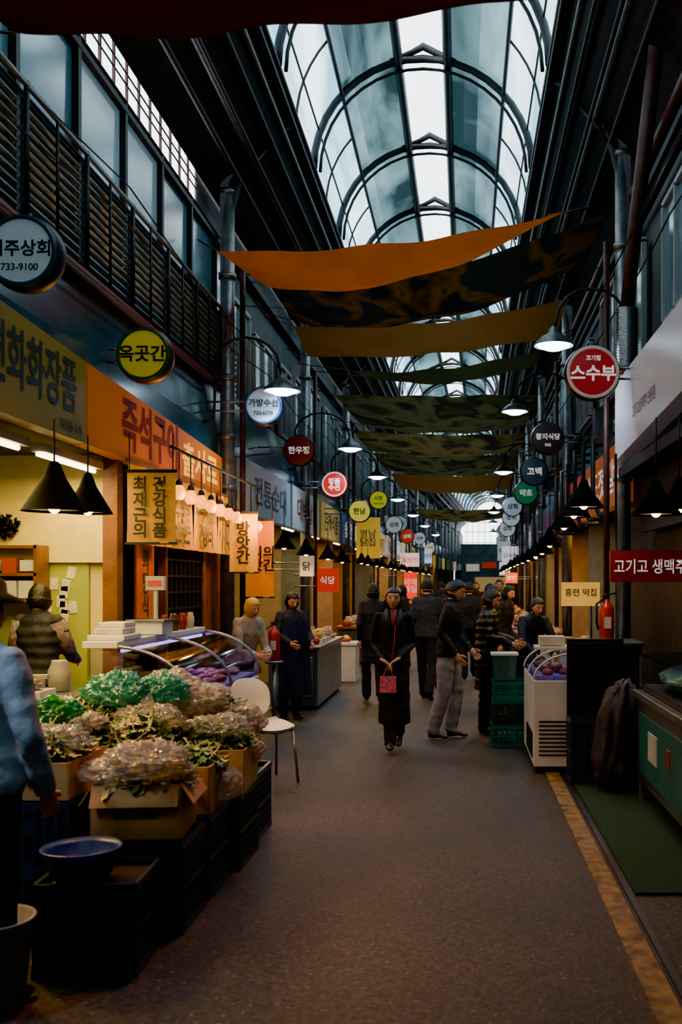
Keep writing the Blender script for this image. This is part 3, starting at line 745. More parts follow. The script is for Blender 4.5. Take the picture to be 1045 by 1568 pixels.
def leaves(name,c,r,cols,n,ls=.06):
    "loose greens: small curled leaves and pale stems over a mounded heap"
    b=B(name); n=int(n*1.9)
    base=mat('greens_heap','#26401c',.7,var=.5,vs=30,bump=.8,bs=60)
    b.ell((c[0],c[1],c[2]-.01),(1,1,1),base,n=28,fn=lambda d:Vector((d.x*r[0]*.85,d.y*r[1]*.85,d.z*r[2]*.7))*(1+.25*noise.noise(d*4+Vector(c))))
    for i in range(n):
        col=R.choice(cols); m=mat('leaf_'+col[1:],col,.5,var=.35,vs=20)
        a0=R.random()*2*pi; q=R.random()**.5
        p=Vector(c)+Vector((q*r[0]*math.cos(a0),q*r[1]*math.sin(a0),(1-q*q)*r[2]*.8+R.uniform(0,.02)))
        a=R.random()*2*pi; t=R.uniform(-.4,.9)
        M_=Matrix.Translation(p)@Matrix.Rotation(a,4,'Z')@Matrix.Rotation(-t,4,'Y')
        if i%5==0:
            L_=R.uniform(.06,.13); st=mat('pale_stem','#a8b070',.5,var=.3)
            b.add([(0,-.005,0),(0,.005,0),(L_,.003,.01),(L_,-.003,.01)],[(0,1,2,3)],st,False,M_); continue
        L_=ls*R.uniform(.6,1.5); w=L_*R.uniform(.18,.4); kk=R.uniform(-.9,.9)
        V=[];F=[]
        for k in range(5):
            u=k/4; ww=w*math.sin(pi*(.12+.8*u)); zz=-.5*L_*u*u; yo=kk*L_*u*u*.5
            V+=[(L_*u,yo-ww,zz+.010*math.cos(k*3)),(L_*u,yo,zz),(L_*u,yo+ww,zz+.010*math.cos(k*3+1))]
        for k in range(4):
            for j in range(2): q_=k*3+j; F.append((q_,q_+1,q_+4,q_+3))
        b.add(V,F,m,True,M_)
    b.done()
GR=['#2f5a24','#467a30','#5f8c38','#8a9a50','#32602a']
BR=['#b09a5c','#c8b480','#8a8450','#6a6a3c']
leaves('leafy_greens',(-1.46,5.24,.63),(.19,.17,.10),GR,260)
leaves('leafy_greens',(-1.5,4.72,.66),(.20,.18,.12),BR+GR[2:4],240)
leaves('leafy_greens',(-1.43,5.78,.66),(.21,.21,.14),GR,320)
leaves('leafy_greens',(-2.0,4.72,.78),(.22,.21,.12),BR+GR[:2],280)
leaves('leafy_greens',(-2.05,5.25,.77),(.24,.21,.13),BR+GR,300)
leaves('leafy_greens',(-2.1,5.85,.80),(.27,.23,.14),GR+BR,320)
leaves('leafy_greens',(-1.57,6.33,.72),(.23,.21,.17),GR,320)
leaves('leafy_greens',(-1.76,5.5,.74),(.14,.4,.13),BR+GR,340)
leaves('leafy_greens',(-2.0,6.45,.82),(.30,.22,.13),GR,240)
plG=filmmat('green_plastic_bag','#2f8a40','#58b868',3,.22,.12,body=.62,bodycol='#22983c',wrinkle=.8)
plT=filmmat('teal_plastic_bag','#4aa898','#98d8c8',3,.25,.12,body=.5,bodycol='#5cc0ae',wrinkle=.8)
plW=filmmat('clear_plastic_bag','#dcdad2','#f8f8f4',3,.16,.08,body=.20,bodycol='#dcd8d0',wrinkle=.8)
plP=filmmat('milky_plastic_bag','#d0cac2','#f2eee8',3,.18,.08,body=.36,bodycol='#e0d6cc',wrinkle=.8)
def bag(c,r,m,seed,tie=True,open_=True):
    "crumpled thin bag: broad folds with sharp creases, some with a twisted mouth"
    b=B('plastic_bag'); o=Vector((seed*3.1,seed*1.7,seed*.9))
    ph=seed*1.3; r=(r[0]*.95,r[1]*.95,r[2]*.88)
    def f(d):
        a=math.atan2(d.y,d.x)
        rid=1-abs(noise.noise(d*2.6+o))*2.4
        rid2=1-abs(noise.noise(d*5.5+o*1.3))*2.6
        rid3=1-abs(noise.noise(d*11+o*1.7))*2.6
        k=.86+.36*noise.noise(d*1.3+o)+.17*max(0,rid)**2+.11*max(0,rid2)**2+.05*max(0,rid3)**2
        k*=1+.06*max(0,d.z+.2)*math.sin(a*7+ph+5*noise.noise(d*2+o))
        p=Vector((d.x*r[0]*k,d.y*r[1]*k,d.z*r[2]*k))
        if p.z<-r[2]*.6: p.z=-r[2]*.6
        return p
    b.ell(c,r,m,n=110,fn=f)
    if tie and seed%3==0:
        q=Vector(c)+Vector((0,0,r[2]*.9)); lean=Vector((math.sin(seed*3)*.9,math.cos(seed*5)*.9,.5)).normalized()
        e1,e2=frame(lean,Vector((1,0,0)))
        def g(u,v):
            a=u*2*pi; rr=.012+v*.03*(1+.5*math.sin(a*3+seed)); return q+e1*math.cos(a)*rr+e2*math.sin(a)*rr*.35+lean*(v*(.06+.02*math.sin(a*2+seed))-.02)
        b.grid(g,40,6,m)
    b.done()
bag((-1.5,4.70,.735),(.25,.22,.12),plP,1); bag((-2.02,4.74,.85),(.24,.2,.09),plW,2)
bag((-2.12,5.20,.90),(.15,.14,.10),plG,3); bag((-2.0,5.85,.95),(.20,.18,.14),plT,4); bag((-1.8,6.0,.95),(.14,.14,.11),plT,9)
bag((-1.68,6.25,.85),(.23,.22,.14),plP,5); bag((-1.74,5.6,.83),(.2,.18,.11),plW,6); bag((-1.28,5.95,.60),(.1,.22,.12),plP,7,False)
bag((-1.5,5.25,.69),(.17,.12,.05),plG,8,False); bag((-2.25,5.6,.88),(.14,.16,.1),plW,10); bag((-1.42,5.80,.74),(.20,.20,.11),plW,12,False)
bag((-1.22,5.3,.52),(.06,.14,.1),plW,13,False); bag((-1.9,6.5,.93),(.18,.2,.12),plP,14); bag((-2.25,4.95,.88),(.13,.16,.1),plW,15)
bag((-1.40,6.3,.72),(.17,.2,.12),plP,16,False); bag((-1.95,5.2,.86),(.12,.12,.07),plP,17)
b=B('white_bucket'); b.lathe((-1.76,3.72,0),[(0,0),(.12,0),(.155,.34),(.165,.35),(.15,.35),(.115,.02),(0,.02)],mat('grey_bucket','#8a8f88',.5),n=28); b.done()

# deli display case
b=B('deli_display_case')
y0,y1=7.25,9.7
b.box((-2.35,(y0+y1)/2,.36),(.78,y1-y0,.68),white)
b.box((-1.955,(y0+y1)/2,.4),(.02,y1-y0-.1,.5),stain)
b.box((-2.35,(y0+y1)/2,.06),(.7,y1-y0-.1,.12),blk)
b.box((-2.35,(y0+y1)/2,.72),(.72,y1-y0-.06,.04),prp)
meat=mat('raw_meat','#8a2c30',.4,var=.4,vs=30); 
for i in range(44): b.ell((R.uniform(-2.65,-2.05),R.uniform(y0+.1,y1-.1),.77),(.07,.06,.035),meat if i%3 else mat('meat_pack','#8a4a60',.4),n=8)
def cp(t): return (-2.57+.62*math.cos(t),.72+.42*math.sin(t))
b.grid(lambda u,v:Vector((cp(v*pi/2*.98)[0],y0+(y1-y0)*u,cp(v*pi/2*.98)[1])),8,12,caseglass)
for y in (y0,(y0+y1)/2,y1):
    b.tube([(cp(t*pi/2/12)[0],y,cp(t*pi/2/12)[1]) for t in range(13)],.014,stain,n=8)
for y in (y0,y1): b.grid(lambda u,v,y=y:Vector((-2.72+(cp(v*pi/2)[0]+2.72)*u,y,.72+(cp(v*pi/2)[1]-.72))),4,10,caseglass)
b.box((-2.62,(y0+y1)/2,1.15),(.26,y1-y0+.04,.05),white)
b.tube([(-2.5,y0+.1,1.1),(-2.5,y1-.1,1.1)],.015,mat('purple_tube','#c8b0ff',.3,emit='#c0a8ff',es=3))
ob=b.done(.006); light(ob,'AREA',(-2.42,8.5,1.08),7,'#d0c0ff',.1,sy=2.2)
b=B('weighing_scale')
b.box((-2.58,8.3,1.23),(.28,.3,.1),white); b.box((-2.58,8.3,1.29),(.32,.34,.02),stain); b.cyl((-2.6,8.5,1.2),(-2.6,8.5,1.55),.02,white); b.box((-2.6,8.5,1.6),(.16,.06,.12),white); b.box((-2.6,8.465,1.6),(.12,.005,.05),mat('scale_display','#203040',.3,emit='#ff4020',es=.8)); b.done(.005)
b=B('food_tray'); b.box((-2.62,7.55,1.195),(.28,.4,.04),white); b.box((-2.62,7.55,1.24),(.22,.3,.05),mat('foam_tray','#b8b8b0',.6)); b.box((-2.62,7.6,1.285),(.2,.26,.04),white); b.done(.008)
b=B('condiment_jars')
for i in range(7):
    y=8.75+i*.13; m=mat(['jar_red','jar_brown','jar_cream'][i%3],['#a02818','#5a3a20','#c8b890'][i%3],.3)
    b.lathe((-2.6+.05*(i%2),y,1.175),[(0,0),(.035,0),(.038,.1),(.025,.13),(.025,.15),(0,.15)],m,n=14)
b.done()
b=B('low_work_table'); b.box((-2.75,6.6,.84),(.5,1.0,.04),stain)
for x in (-2.95,-2.55):
    for y in (6.15,7.05): b.box((x,y,.41),(.04,.04,.82),steel)
b.done()
goods('kitchen_goods',-2.95,-2.55,6.15,7.05,.865,['#c8c4b8','#a8a090','#8a8a80'],12,.06)

b=B('plastic_chair')
T=Matrix.Translation((-1.57,8.05,0))@Matrix.Rotation(math.radians(35),4,'Z')
def CP(x,y,z): return T@Vector((x,y,z))
def seat(u,v):
    x=(u-.5)*.40; y=(v-.5)*.40
    return CP(x*(1-.18*(2*v-1)**4),y*(1-.12*(2*u-1)**4),.44+.03*(2*u-1)**2*.8-.01*math.cos(v*3)+.02*(v>.97))
b.grid(seat,14,14,white)
b.grid(lambda u,v: seat(u,v)-Vector((0,0,.014)),14,14,white)
def back(d):
    return Vector((math.copysign(abs(d.x)**.75,d.x)*.17,d.y*.012-.05*(d.x**2)+.05*d.z,math.copysign(abs(d.z)**.75,d.z)*.155))
b.ell((0,0,0),(1,1,1),white,n=32,mx=T@Matrix.Translation((-.06,.215,.66)),fn=back)
for x in (-.12,.04): b.tube([CP(x,.17,.43),CP(x,.2,.5),CP(x,.21,.58)],.012,white)
for x in (-.16,.16):
    b.tube([CP(x,-.16,.43),CP(x*1.18,-.2,0)],.011,stain); b.tube([CP(x,.15,.43),CP(x*1.18,.22,0)],.011,stain)
b.tube([CP(-.16,-.16,.42),CP(.16,-.16,.42)],.009,stain); b.tube([CP(-.16,.15,.42),CP(.16,.15,.42)],.009,stain); b.done()

b=B('stainless_counter'); b.box((-2.1,13.75,.4),(.62,2.5,.7),stain); b.box((-2.1,13.75,.78),(.68,2.56,.04),stain)
for x in (-2.35,-1.85):
    for y in (12.6,14.9): b.box((x,y,.03),(.05,.05,.06),blk)
b.box((-2.1,12.49,.42),(.5,.02,.5),steel); b.box((-2.1,12.47,.5),(.12,.02,.02),dsteel); b.done(.006)
goods('street_food_display',-2.4,-1.8,12.6,14.95,.8,['#c89848','#a8683a','#d8c8a0','#6a3a20','#8a8a80'],60,.07)
b=B('styrofoam_box'); b.box((-1.9,16.4,.3),(.42,.6,.6),white); b.box((-1.9,16.4,.61),(.46,.64,.05),white); b.done(.01)
goods('fruit_display',-2.1,-1.7,16.12,16.7,.635,['#d8b840','#c87828','#a02818'],18,.05)

# ------------------------------------------------------------ generic shops beyond
signcols=['#c8a030','#3a6a8a','#a83020','#d8d0b8','#2a6a4a','#c86a20','#7a98a8','#b8b0a0','#203a5a','#c8b84a']
names=['전통순대','대박상회','은혜식품','중앙건어물','고향반찬','서울떡집','제일정육','남도젓갈','행복분식','우리약초','동해수산','명가김치']
k=0
for side in (-1,1):
    y=12.7 if side<0 else 10.9
    while y<76:
        w=R.uniform(3.0,4.2); o=bx(y+w/2); c=R.choice(signcols); es=R.choice([.05,.1,.2,.35])
        if side<0 and y<20: c=['#7a98a8','#a9b8b8','#c8a030'][min(2,int((y-12)/3.3))]; es=.06
        x=(-2.74 if side<0 else 1.78)+o
        m=mat('fascia_%s_%s'%(c[1:],es),c,.35,var=.15,vs=1,emit=c,es=es)
        b=fascia('shop_sign',x,y,y+w-.12,2.5,2.5,3.2,3.2,m,side=side)
        b.text(names[k%12],(x-side*.006,y+w/2,2.85),.42,[txtdark,txtred,txtblack,txtwhite][k%4],rz=-side*pi/2,w=w*.7); b.done()
        b=B('shop_partition'); xc=(-3.6 if side<0 else 2.6)+o
        b.box((xc,y+w-.05,1.3),(1.4,.06,2.6),mat('partition_%d'%(k%3),['#8a7a58','#5a6468','#9a8a60'][k%3],.6,var=.2)); b.done()
        if not(side>0 and y<12):
            b=B('shop_shelving')
            for z in (.5,.95,1.4,1.85):
                b.box(((-4.1 if side<0 else 3.05)+o,y+w/2,z),(.35,w-.4,.03),woodm)
                for i in range(int(w/.28)):
                    cc=R.choice(['#8a2c20','#c8b070','#4a6a58','#b8b8b0','#8a6a3a','#c87828'])
                    b.box(((-4.0 if side<0 else 2.97)+o,y+.3+i*.26,z+.12),(.14,.18,.12+.1*R.random()),mat('goods_'+cc[1:],cc,.5,var=.3))
            b.done()
        if y<60:
            b=B('fluorescent_lamp'); xx=(-3.1 if side<0 else 2.15)+o
            b.box((xx,y+w/2,2.6),(.1,1.3,.05),white); b.tube([(xx,y+w/2-.6,2.56),(xx,y+w/2+.6,2.56)],.02,tubeM)
            ob=b.done(); light(ob,'AREA',(xx,y+w/2,2.5),46,R.choice(['#ffc460','#ffa040','#ffcc78']),.3,sy=1.5)
        if y>16.5 or side>0 and y>12.8:
            b=B('market_stall'); xs=(-2.15 if side<0 else 1.3)+o
            b.box((xs,y+w/2,.72),(.7,w-.7,.05),stain if k%2 else woodm)
            b.box((xs,y+w/2,.36),(.62,w-.8,.68),mat('stall_skirt_%d'%(k%3),['#2a4a5a','#5a2a20','#3a3f40'][k%3],.7))
            b.box((xs,y+w/2,.02),(.6,w-.9,.04),blk)
            b.done()
            goods('produce_display',xs-.32,xs+.32,y+.4,y+w-.4,.75,['#c8b070','#8a3a20','#4a6a30','#d8d4c8','#c88030'],36,.07)
            if y<45: 
                cone_lamp(xs-side*.1,y+w*.3,2.0,.16,.18,.4,e=28); cone_lamp(xs-side*.1,y+w*.75,2.0,.16,.18,.4,e=0)
        k+=1; y+=w
def blade(x0,x1,y,z0,z1,face,t,ts,tm,es,wall):
    b=B('blade_sign'); o=bx(y); m=mat('blade_%s_%s'%(face[1:],es),face,.4,var=.05,emit=face,es=es,bump=0)
    b.box(((x0+x1)/2+o,y,(z0+z1)/2),(x1-x0,.1,z1-z0),m); b.text(t,((x0+x1)/2+o,y-.056,(z0+z1)/2),ts,tm)
    for z in (z0+.1,z1-.1): b.tube([(x0+o if wall<0 else x1+o,y,z),((-2.86 if wall<0 else 1.9)+o,y,z)],.012,steel,n=5)
    b.done()
blade(-2.35,-1.83,22,2.15,3.05,'#d8a81c','영남\n닭집',.2,txtdark,.25,-1)
blade(-2.45,-2.1,17,1.45,1.85,'#b81408','식당',.14,txtwhite,.6,-1)
blade(-2.35,-2.15,14.6,1.7,2.0,'#c8c8c0','닭',.14,txtblack,.2,-1)
ledm=mat('led_red_lettering','#d01000',.5,emit=(1,.02,.0),es=.8,bump=0)
blade(-2.25,-1.62,33,2.15,2.6,'#e8d0c0','웰빙전',.2,ledm,.6,-1)
blade(-2.05,-1.62,32,1.1,1.95,'#d82404','야채\n과일',.24,txtwhite,1.4,-1)
blade(1.0,1.45,27,2.1,2.6,'#d8d8dc','인사동',.14,txtred,.5,1)
blade(.95,1.35,31,2.3,2.9,'#b8c8d0','약국',.18,txtdark,.4,1)
blade(1.1,1.5,38,1.9,2.4,'#e8e8ec','문구',.2,ledm,.7,1)
blade(-1.9,-1.6,40,2.4,3.0,'#c8d8e0','상회',.2,txtdark,.5,-1)
blade(1.0,1.3,24,1.6,1.85,'#d85008','할인',.12,txtwhite,1.0,1)
b=B('overhead_cables')
for x,z in ((-2.66,4.45),(-2.62,4.7),(1.62,4.5),(1.55,4.85)):
    b.tube([(x+bx(y)+.03*math.sin(y),y,z-.12*math.sin(pi*((y-2)%5.8)/5.8)) for y in [2+i*.58 for i in range(80)]],.008,blk,n=4)
b.tube([(-2.75,11.8,4.9),(-.5,11.8,4.75),(1.75,11.2,5.2)],.006,blk,n=4)
b.done()
b=B('electrical_conduits')
for i in range(6):
    y=11.6+i*.9; b.tube([(1.86,y,2.4),(1.62,y,2.4),(1.55,y,2.6),(1.55,y,3.3),(1.86,y,3.35)],.03,dsteel)
b.box((1.62,11.3,3.4),(.2,.25,.35),blk); b.done()

# ------------------------------------------------------------ people
def hand(b,w,d,nrm,sgn,curl,m,s=1.0):
    d=d.normalized(); nrm=(nrm-d*nrm.dot(d)).normalized(); sd=d.cross(nrm)*sgn
    b.loft([w-d*.03*s,w+d*.02*s,w+d*.055*s,w+d*.088*s],[(.028*s,.022*s),(.034*s,.018*s),(.039*s,.015*s),(.036*s,.010*s)],m,n=10,ref=sd)
    for i,L_ in enumerate((.068,.076,.072,.056)):
        p=w+d*.082*s+sd*(.029-.0195*i)*s; q=[p]; dd=d.copy()
        for k_ in range(3):
            ang=curl*(.5+.35*k_); dd=(d*math.cos(ang)+nrm*math.sin(ang)).normalized(); p=p+dd*L_*s*(.45,.32,.25)[k_]; q.append(p)
        b.loft(q,[.0092*s,.0088*s,.008*s,.0055*s],m,n=7,ref=sd)
    p=w+d*.03*s+sd*.03*s; q=[p,p+(d*.6+sd*.7+nrm*.2)*.032*s,p+(d*.6+sd*.7+nrm*.2)*.032*s+(d*.9+sd*.2+nrm*.5)*.028*s,p+(d*.6+sd*.7+nrm*.2)*.032*s+(d*.9+sd*.1+nrm*.7)*.045*s]
    b.loft(q,[.013*s,.0105*s,.0095*s,.006*s],m,n=7,ref=nrm)
skin=mat('skin','#d29a7a',.5,var=.08,vs=10,bump=.05); eyeW=mat('eye_white','#c8c0b8',.3,bump=0); eyeD=mat('eye_dark','#120c0a',.2,bump=0); lip=mat('lips','#8a3a34',.5,bump=0)
hairM=mat('black_hair','#0b0908',.4,var=.4,vs=60,bump=.5,bs=90)
def head(b,c,pitch,yaw,tilt,mx,s,style,hm,sk):
    H=mx@Matrix.Translation(Vector(c))@Matrix.Rotation(yaw,4,'Z')@Matrix.Rotation(pitch,4,'X')@Matrix.Rotation(tilt,4,'Y')@Matrix.Scale(s,4)
    def f(d):
        x,y,z=.074*d.x,.093*d.y,.115*d.z
        if d.z<0:
            t=-d.z; x*=1-.34*t**1.4; y*=(1-.10*t) if d.y<0 else (1-.3*t)
        if d.y<0:
            for ex in (-.031,.031): y+=.009*math.exp(-((x-ex)/.015)**2-((z-.004)/.012)**2)
            y-=.010*math.exp(-(x/.012)**2-((z+.022)/.022)**2)+.004*math.exp(-(x/.03)**2-((z+.055)/.014)**2)+.006*math.exp(-(x/.02)**2-((z+.098)/.016)**2)
            y-=.004*math.exp(-((abs(x)-.04)/.016)**2-((z+.025)/.02)**2)
        return Vector((x,y,z))
    b.ell((0,0,0),(1,1,1),sk,n=48,mx=H,fn=f)
    def yf(x,z):
        return -.093*math.sqrt(max(0,1-(x/.076)**2-(z/.117)**2))
    b.loft([(0,yf(0,.0)+.002,.012),(0,yf(0,-.015)-.008,-.012),(0,yf(0,-.028)-.017,-.027),(0,yf(0,-.035)-.004,-.037)],[(.006,.006),(.008,.008),(.013,.010),(.009,.004)],sk,n=10,mx=H)
    for ex in (-.031,.031):
        y=yf(ex,.004)+.010
        b.ell((0,0,0),(.0125,.009,.006),eyeW,n=12,mx=H@Matrix.Translation((ex,y-.002,.003)))
        b.ell((0,0,0),(.006,.005,.0055),eyeD,n=10,mx=H@Matrix.Translation((ex,y-.0085,.003)))
        b.loft([(ex-.018,y-.009,.008),(ex,y-.013,.010),(ex+.018,y-.008,.008)],[.0018,.0026,.0018],hm,n=6,mx=H)
        sg=1 if ex>0 else -1
        b.loft([(ex-.017*sg,yf(ex-.017*sg,.026)-.002,.025),(ex,yf(ex,.03)-.003,.029),(ex+.019*sg,yf(ex+.019*sg,.026)-.002,.025)],[(.003,.003)]*3,hm,n=6,mx=H)
        b.ell((0,0,0),(.008,.018,.03),sk,n=12,mx=H@Matrix.Translation((math.copysign(.075,ex),.008,-.006)))
    b.loft([(-.024,yf(-.024,-.058)+.002,-.056),(0,yf(0,-.058)-.004,-.058),(.024,yf(.024,-.058)+.002,-.056)],[.003,.0065,.003],lip,n=8,mx=H)
    low={'short':-.15,'bob':-.75,'hood':-1.1,'bun':-.35,'none':-.2}[style]
    def g(d):
        k=1.10+.03*noise.noise(d*7)+.008*math.sin(math.atan2(d.x,d.y)*26)
        x,y,z=.076*d.x*k*1.03,.094*d.y*k*1.02,.115*d.z*1.08
        face=d.y<-.30 and d.z<(.52 if abs(d.x)<.75 else .3)
        lo=low if d.y>-.1 else (low if style in('bob','hood') else .05)
        if style=='hood': face=d.y<-.55 and -.75<d.z<.5
        if face or d.z<lo: x*=.8; y*=.8; z*=.85
        if style in('bob',) and not face and d.z<-.1: x*=1.14; y*=1.06
        return Vector((x,y,z))
    b.ell((0,0,0),(1,1,1),hm,n=60,mx=H,fn=g)
    if style=='bun': b.ell((0,0,0),(.035,.035,.035),hm,n=14,mx=H@Matrix.Translation((0,.11,.03)))
    return H
def person(name,x,y,yaw,H=1.6,J=None,top='#0c0f14',bot='#101216',shoe='#0a0a0a',hair='short',hairc=None,coat=None,bulk=1.0,lean=0,hd=(0,0,0),vox=.014,z0=0,skinm=None,hands=True,legs=True,curl=.6,extra=None,trough=.75,hn=None,puff=0,collar=None,walk=0,lw=1.0):
    s=H/1.68; b=B(name); sk=skinm or skin
    tm=mat('fabric_'+top[1:],top,trough,var=.3,vs=14,bump=.6,bs=16); bm_=mat('fabric_'+bot[1:],bot,.8,var=.25,vs=10,bump=.6,bs=14); sm=mat('shoe_'+shoe[1:],shoe,.4); hm=hairc or hairM
    D={'pel':(0,0,.92),'wai':(0,0,1.08),'che':(0,0,1.26),'nek':(0,.012,1.445),'hed':(0,-.015,1.562),
     'lsh':(.155,0,1.375),'lel':(.20,.03,1.10),'lwr':(.20,-.05,.87),'rsh':(-.155,0,1.375),'rel':(-.20,.03,1.10),'rwr':(-.20,-.05,.87),
     'lhi':(.085,0,.9),'lkn':(.095,-.015,.49),'lan':(.09,.02,.085),'lto':(.105,-.14,.03),'rhi':(-.085,0,.9),'rkn':(-.095,-.015,.49),'ran':(-.09,.02,.085),'rto':(-.105,-.14,.03)}
    if walk:
        w_=walk
        D.update({'lkn':(.09,-.10*w_,.50),'lan':(.08,-.14*w_,.09),'lto':(.09,-.14*w_-.15,.045),'rkn':(-.09,.05*w_,.49),'ran':(-.08,.22*w_,.13),'rto':(-.09,.22*w_-.13,.03),
          'lel':(.20,.08*w_+.02,1.10),'lwr':(.19,.02*w_,.88),'rel':(-.20,-.04*w_,1.11),'rwr':(-.18,-.20*w_,.92)})
    D={k_:Vector(v) for k_,v in D.items()}
    if lean:
        for k_ in ('wai','che','nek','hed','lsh','lel','lwr','rsh','rel','rwr'):
            q=D[k_]-D['pel']; D[k_]=D['pel']+Matrix.Rotation(lean,3,'X')@q
    if J:
        for k_,v in J.items(): D[k_]=Vector(v)
    X=Vector((1,0,0)); parts={'skin':B('a'),'top':B('a'),'bot':B('a'),'shoe':B('a')}
    P=parts; dm=tm; bk=bulk
    up=(D['nek']-D['che']).normalized(); shm=(D['lsh']+D['rsh'])/2
    P['top'].loft([D['pel']-Vector((0,0,.05)),D['pel'],D['wai'],D['che'],shm-up*.03,shm+up*.015,shm+up*.045,D['nek']+up*.012],[(.166*bk,.122*bk),(.164*bk,.12*bk),(.146*bk,.108*bk),(.160*bk,.120*bk),(.160*bk,.098*bk),(.140*bk,.086*bk),(.105*bk,.076*bk),(.062,.064)],dm,n=26,ref=(D['lsh']-D['rsh']))
    P['skin'].loft([D['nek']-up*.05,D['nek']+up*.03,D['hed']-Vector((0,0,.04))],[.047,.046,.046],sk,n=14)
    for q in 'lr':
        P['top'].loft([D[q+'sh'],D[q+'sh'].lerp(D[q+'el'],.3),D[q+'el'],D[q+'el'].lerp(D[q+'wr'],.4),D[q+'wr']],[.052*bk,.056*bk,.046*bk,.045*bk,.037*bk],dm,n=14)
        P['top'].ell(D[q+'sh'],(.054*bk,.054*bk,.054*bk),dm,n=12); P['top'].ell(D[q+'el'],(.046*bk,.046*bk,.046*bk),dm,n=12)
        if legs:
            hem=D[q+'an']+(D[q+'an']-D[q+'kn']).normalized()*.015
            P['bot'].loft([D[q+'hi']+Vector((0,0,.03)),D[q+'hi'].lerp(D[q+'kn'],.35),D[q+'kn'],D[q+'kn'].lerp(D[q+'an'],.35),hem],[.088,.086*lw,.070*lw,.070*lw,.062*lw],dm,n=16)
            P['bot'].ell(D[q+'kn'],(.070*lw,.070*lw,.070*lw),dm,n=12)
            t=D[q+'to']-D[q+'an']; hl=D[q+'an']-Vector((t.x,t.y,0)).normalized()*.04; hl.z=max(.035,D[q+'an'].z-.05)
            P['shoe'].loft([hl+Vector((0,0,.0)),Vector((D[q+'an'].x,D[q+'an'].y,hl.z+.012)),D[q+'an'].lerp(D[q+'to'],.6),D[q+'to'],D[q+'to']+Vector((t.x,t.y,0)).normalized()*.03],[(.03,.03),(.038,.042),(.042,.032),(.036,.024),(.015,.012)],dm,n=12,ref=X)
            P['shoe'].loft([D[q+'an']+Vector((0,0,.02)),Vector((D[q+'an'].x,D[q+'an'].y,hl.z))],[.040,.038],dm,n=12)
    if legs: P['bot'].loft([D['pel']+Vector((0,0,.02)),D['pel']-Vector((0,0,.10))],[(.135,.095),(.13,.095)],dm,n=18)
    if coat is not None:
        cz,cr=coat; cx_=(D['lan'].x+D['ran'].x)/2; cy_=(D['lkn'].y+D['rkn'].y)/2
        P['top'].loft([D['wai'],D['pel'],D['pel'].lerp(Vector((cx_,cy_,cz)),.5),Vector((cx_*.7,cy_,cz+.02)),Vector((cx_*.7,cy_,cz))],[(.15*bk,.11*bk),(.17*bk,.125*bk),(cr*.95,cr*.78),(cr,cr*.85),(cr*.97,cr*.82)],dm,n=26)
    W=Matrix.Translation((x,y,z0))@Matrix.Rotation(yaw,4,'Z')@Matrix.Scale(s,4)
    allb=B('tmp'); bv={}
    for k_,pb in parts.items():
        if not pb.V: continue
        allb.add(pb.V,pb.F,tm); bv[k_]=BVHTree.FromPolygons([v[:] for v in pb.V],pb.F)
    tmp=allb.done(); tmp.location=(0,0,0)
    me0=tmp.data
    for v,co in zip(me0.vertices,allb.V): v.co=co
    r=tmp.modifiers.new('r','REMESH'); r.mode='VOXEL'; r.voxel_size=vox
    sm_=tmp.modifiers.new('s','SMOOTH'); sm_.factor=.5; sm_.iterations=4
    dg=bpy.context.evaluated_depsgraph_get(); me=bpy.data.meshes.new_from_object(tmp.evaluated_get(dg))
    V=[v.co.copy() for v in me.vertices]; by={}
    nrm=[v.normal.copy() for v in me.vertices]
    for v,n_ in zip(V,nrm):
        if v.z<1.40 and v.z>.1:
            f_=.007*noise.noise(Vector((v.x*9,v.y*9,v.z*16)))+.005*noise.noise(Vector((v.x*22,v.y*22,v.z*8)))
            if coat is not None and v.z<1.0: f_+=.008*math.sin(math.atan2(v.y,v.x)*7+v.z*2)*(1.0-v.z)
            if puff and v.z>.3: f_+=.0042*puff*math.sin(v.z*2*pi/.085)
            v+=n_*f_
    for p in me.polygons:
        c=Vector(me.polygons[p.index].center); best=None;bd=9
        for k_,t in bv.items():
            q=t.find_nearest(c)
            if q[0] is not None:
                d_=q[3]+{'skin':.003,'top':0,'bot':.002,'shoe':0}[k_]
                if d_<bd: bd=d_;best=k_
        by.setdefault(best,[]).append(tuple(p.vertices))
    mm={'skin':sk,'top':tm,'bot':bm_,'shoe':sm}
    base=len(b.V)
    for v in V: b.V.append(W@v)
    for k_,fs in by.items():
        i=b.mi(mm[k_])
        for f in fs: b.F.append(tuple(base+q for q in f)); b.I.append(i); b.S.append(True)
    bpy.data.objects.remove(tmp); bpy.data.meshes.remove(me)
    Hm=head(b,D['hed'],hd[0],hd[1],hd[2],W,1.0,hair,hm,sk)
    cm=mat('collar_'+collar[1:],collar,.8) if collar else tm
    b.loft([W@(D['nek']-up*.012),W@(D['nek']+up*.03)],[(.070*s,.068*s),(.061*s,.060*s)],cm,n=20,cap=False)
    if hands:
        W3=W.to_3x3()
        for q,sg in (('l',-1),('r',1)):
            wr=W@D[q+'wr']; d=W3@(D[q+'wr']-D[q+'el']); n_=W3@Vector((-.8 if q=='l' else .8,-.3,-.1))
            if hn and q in hn: d=W3@Vector(hn[q][0]); n_=W3@Vector(hn[q][1])
            hand(b,wr,d,n_,sg,curl,sk,s*1.0)
    if extra: extra(b,W,D,Hm)
    return b.done()

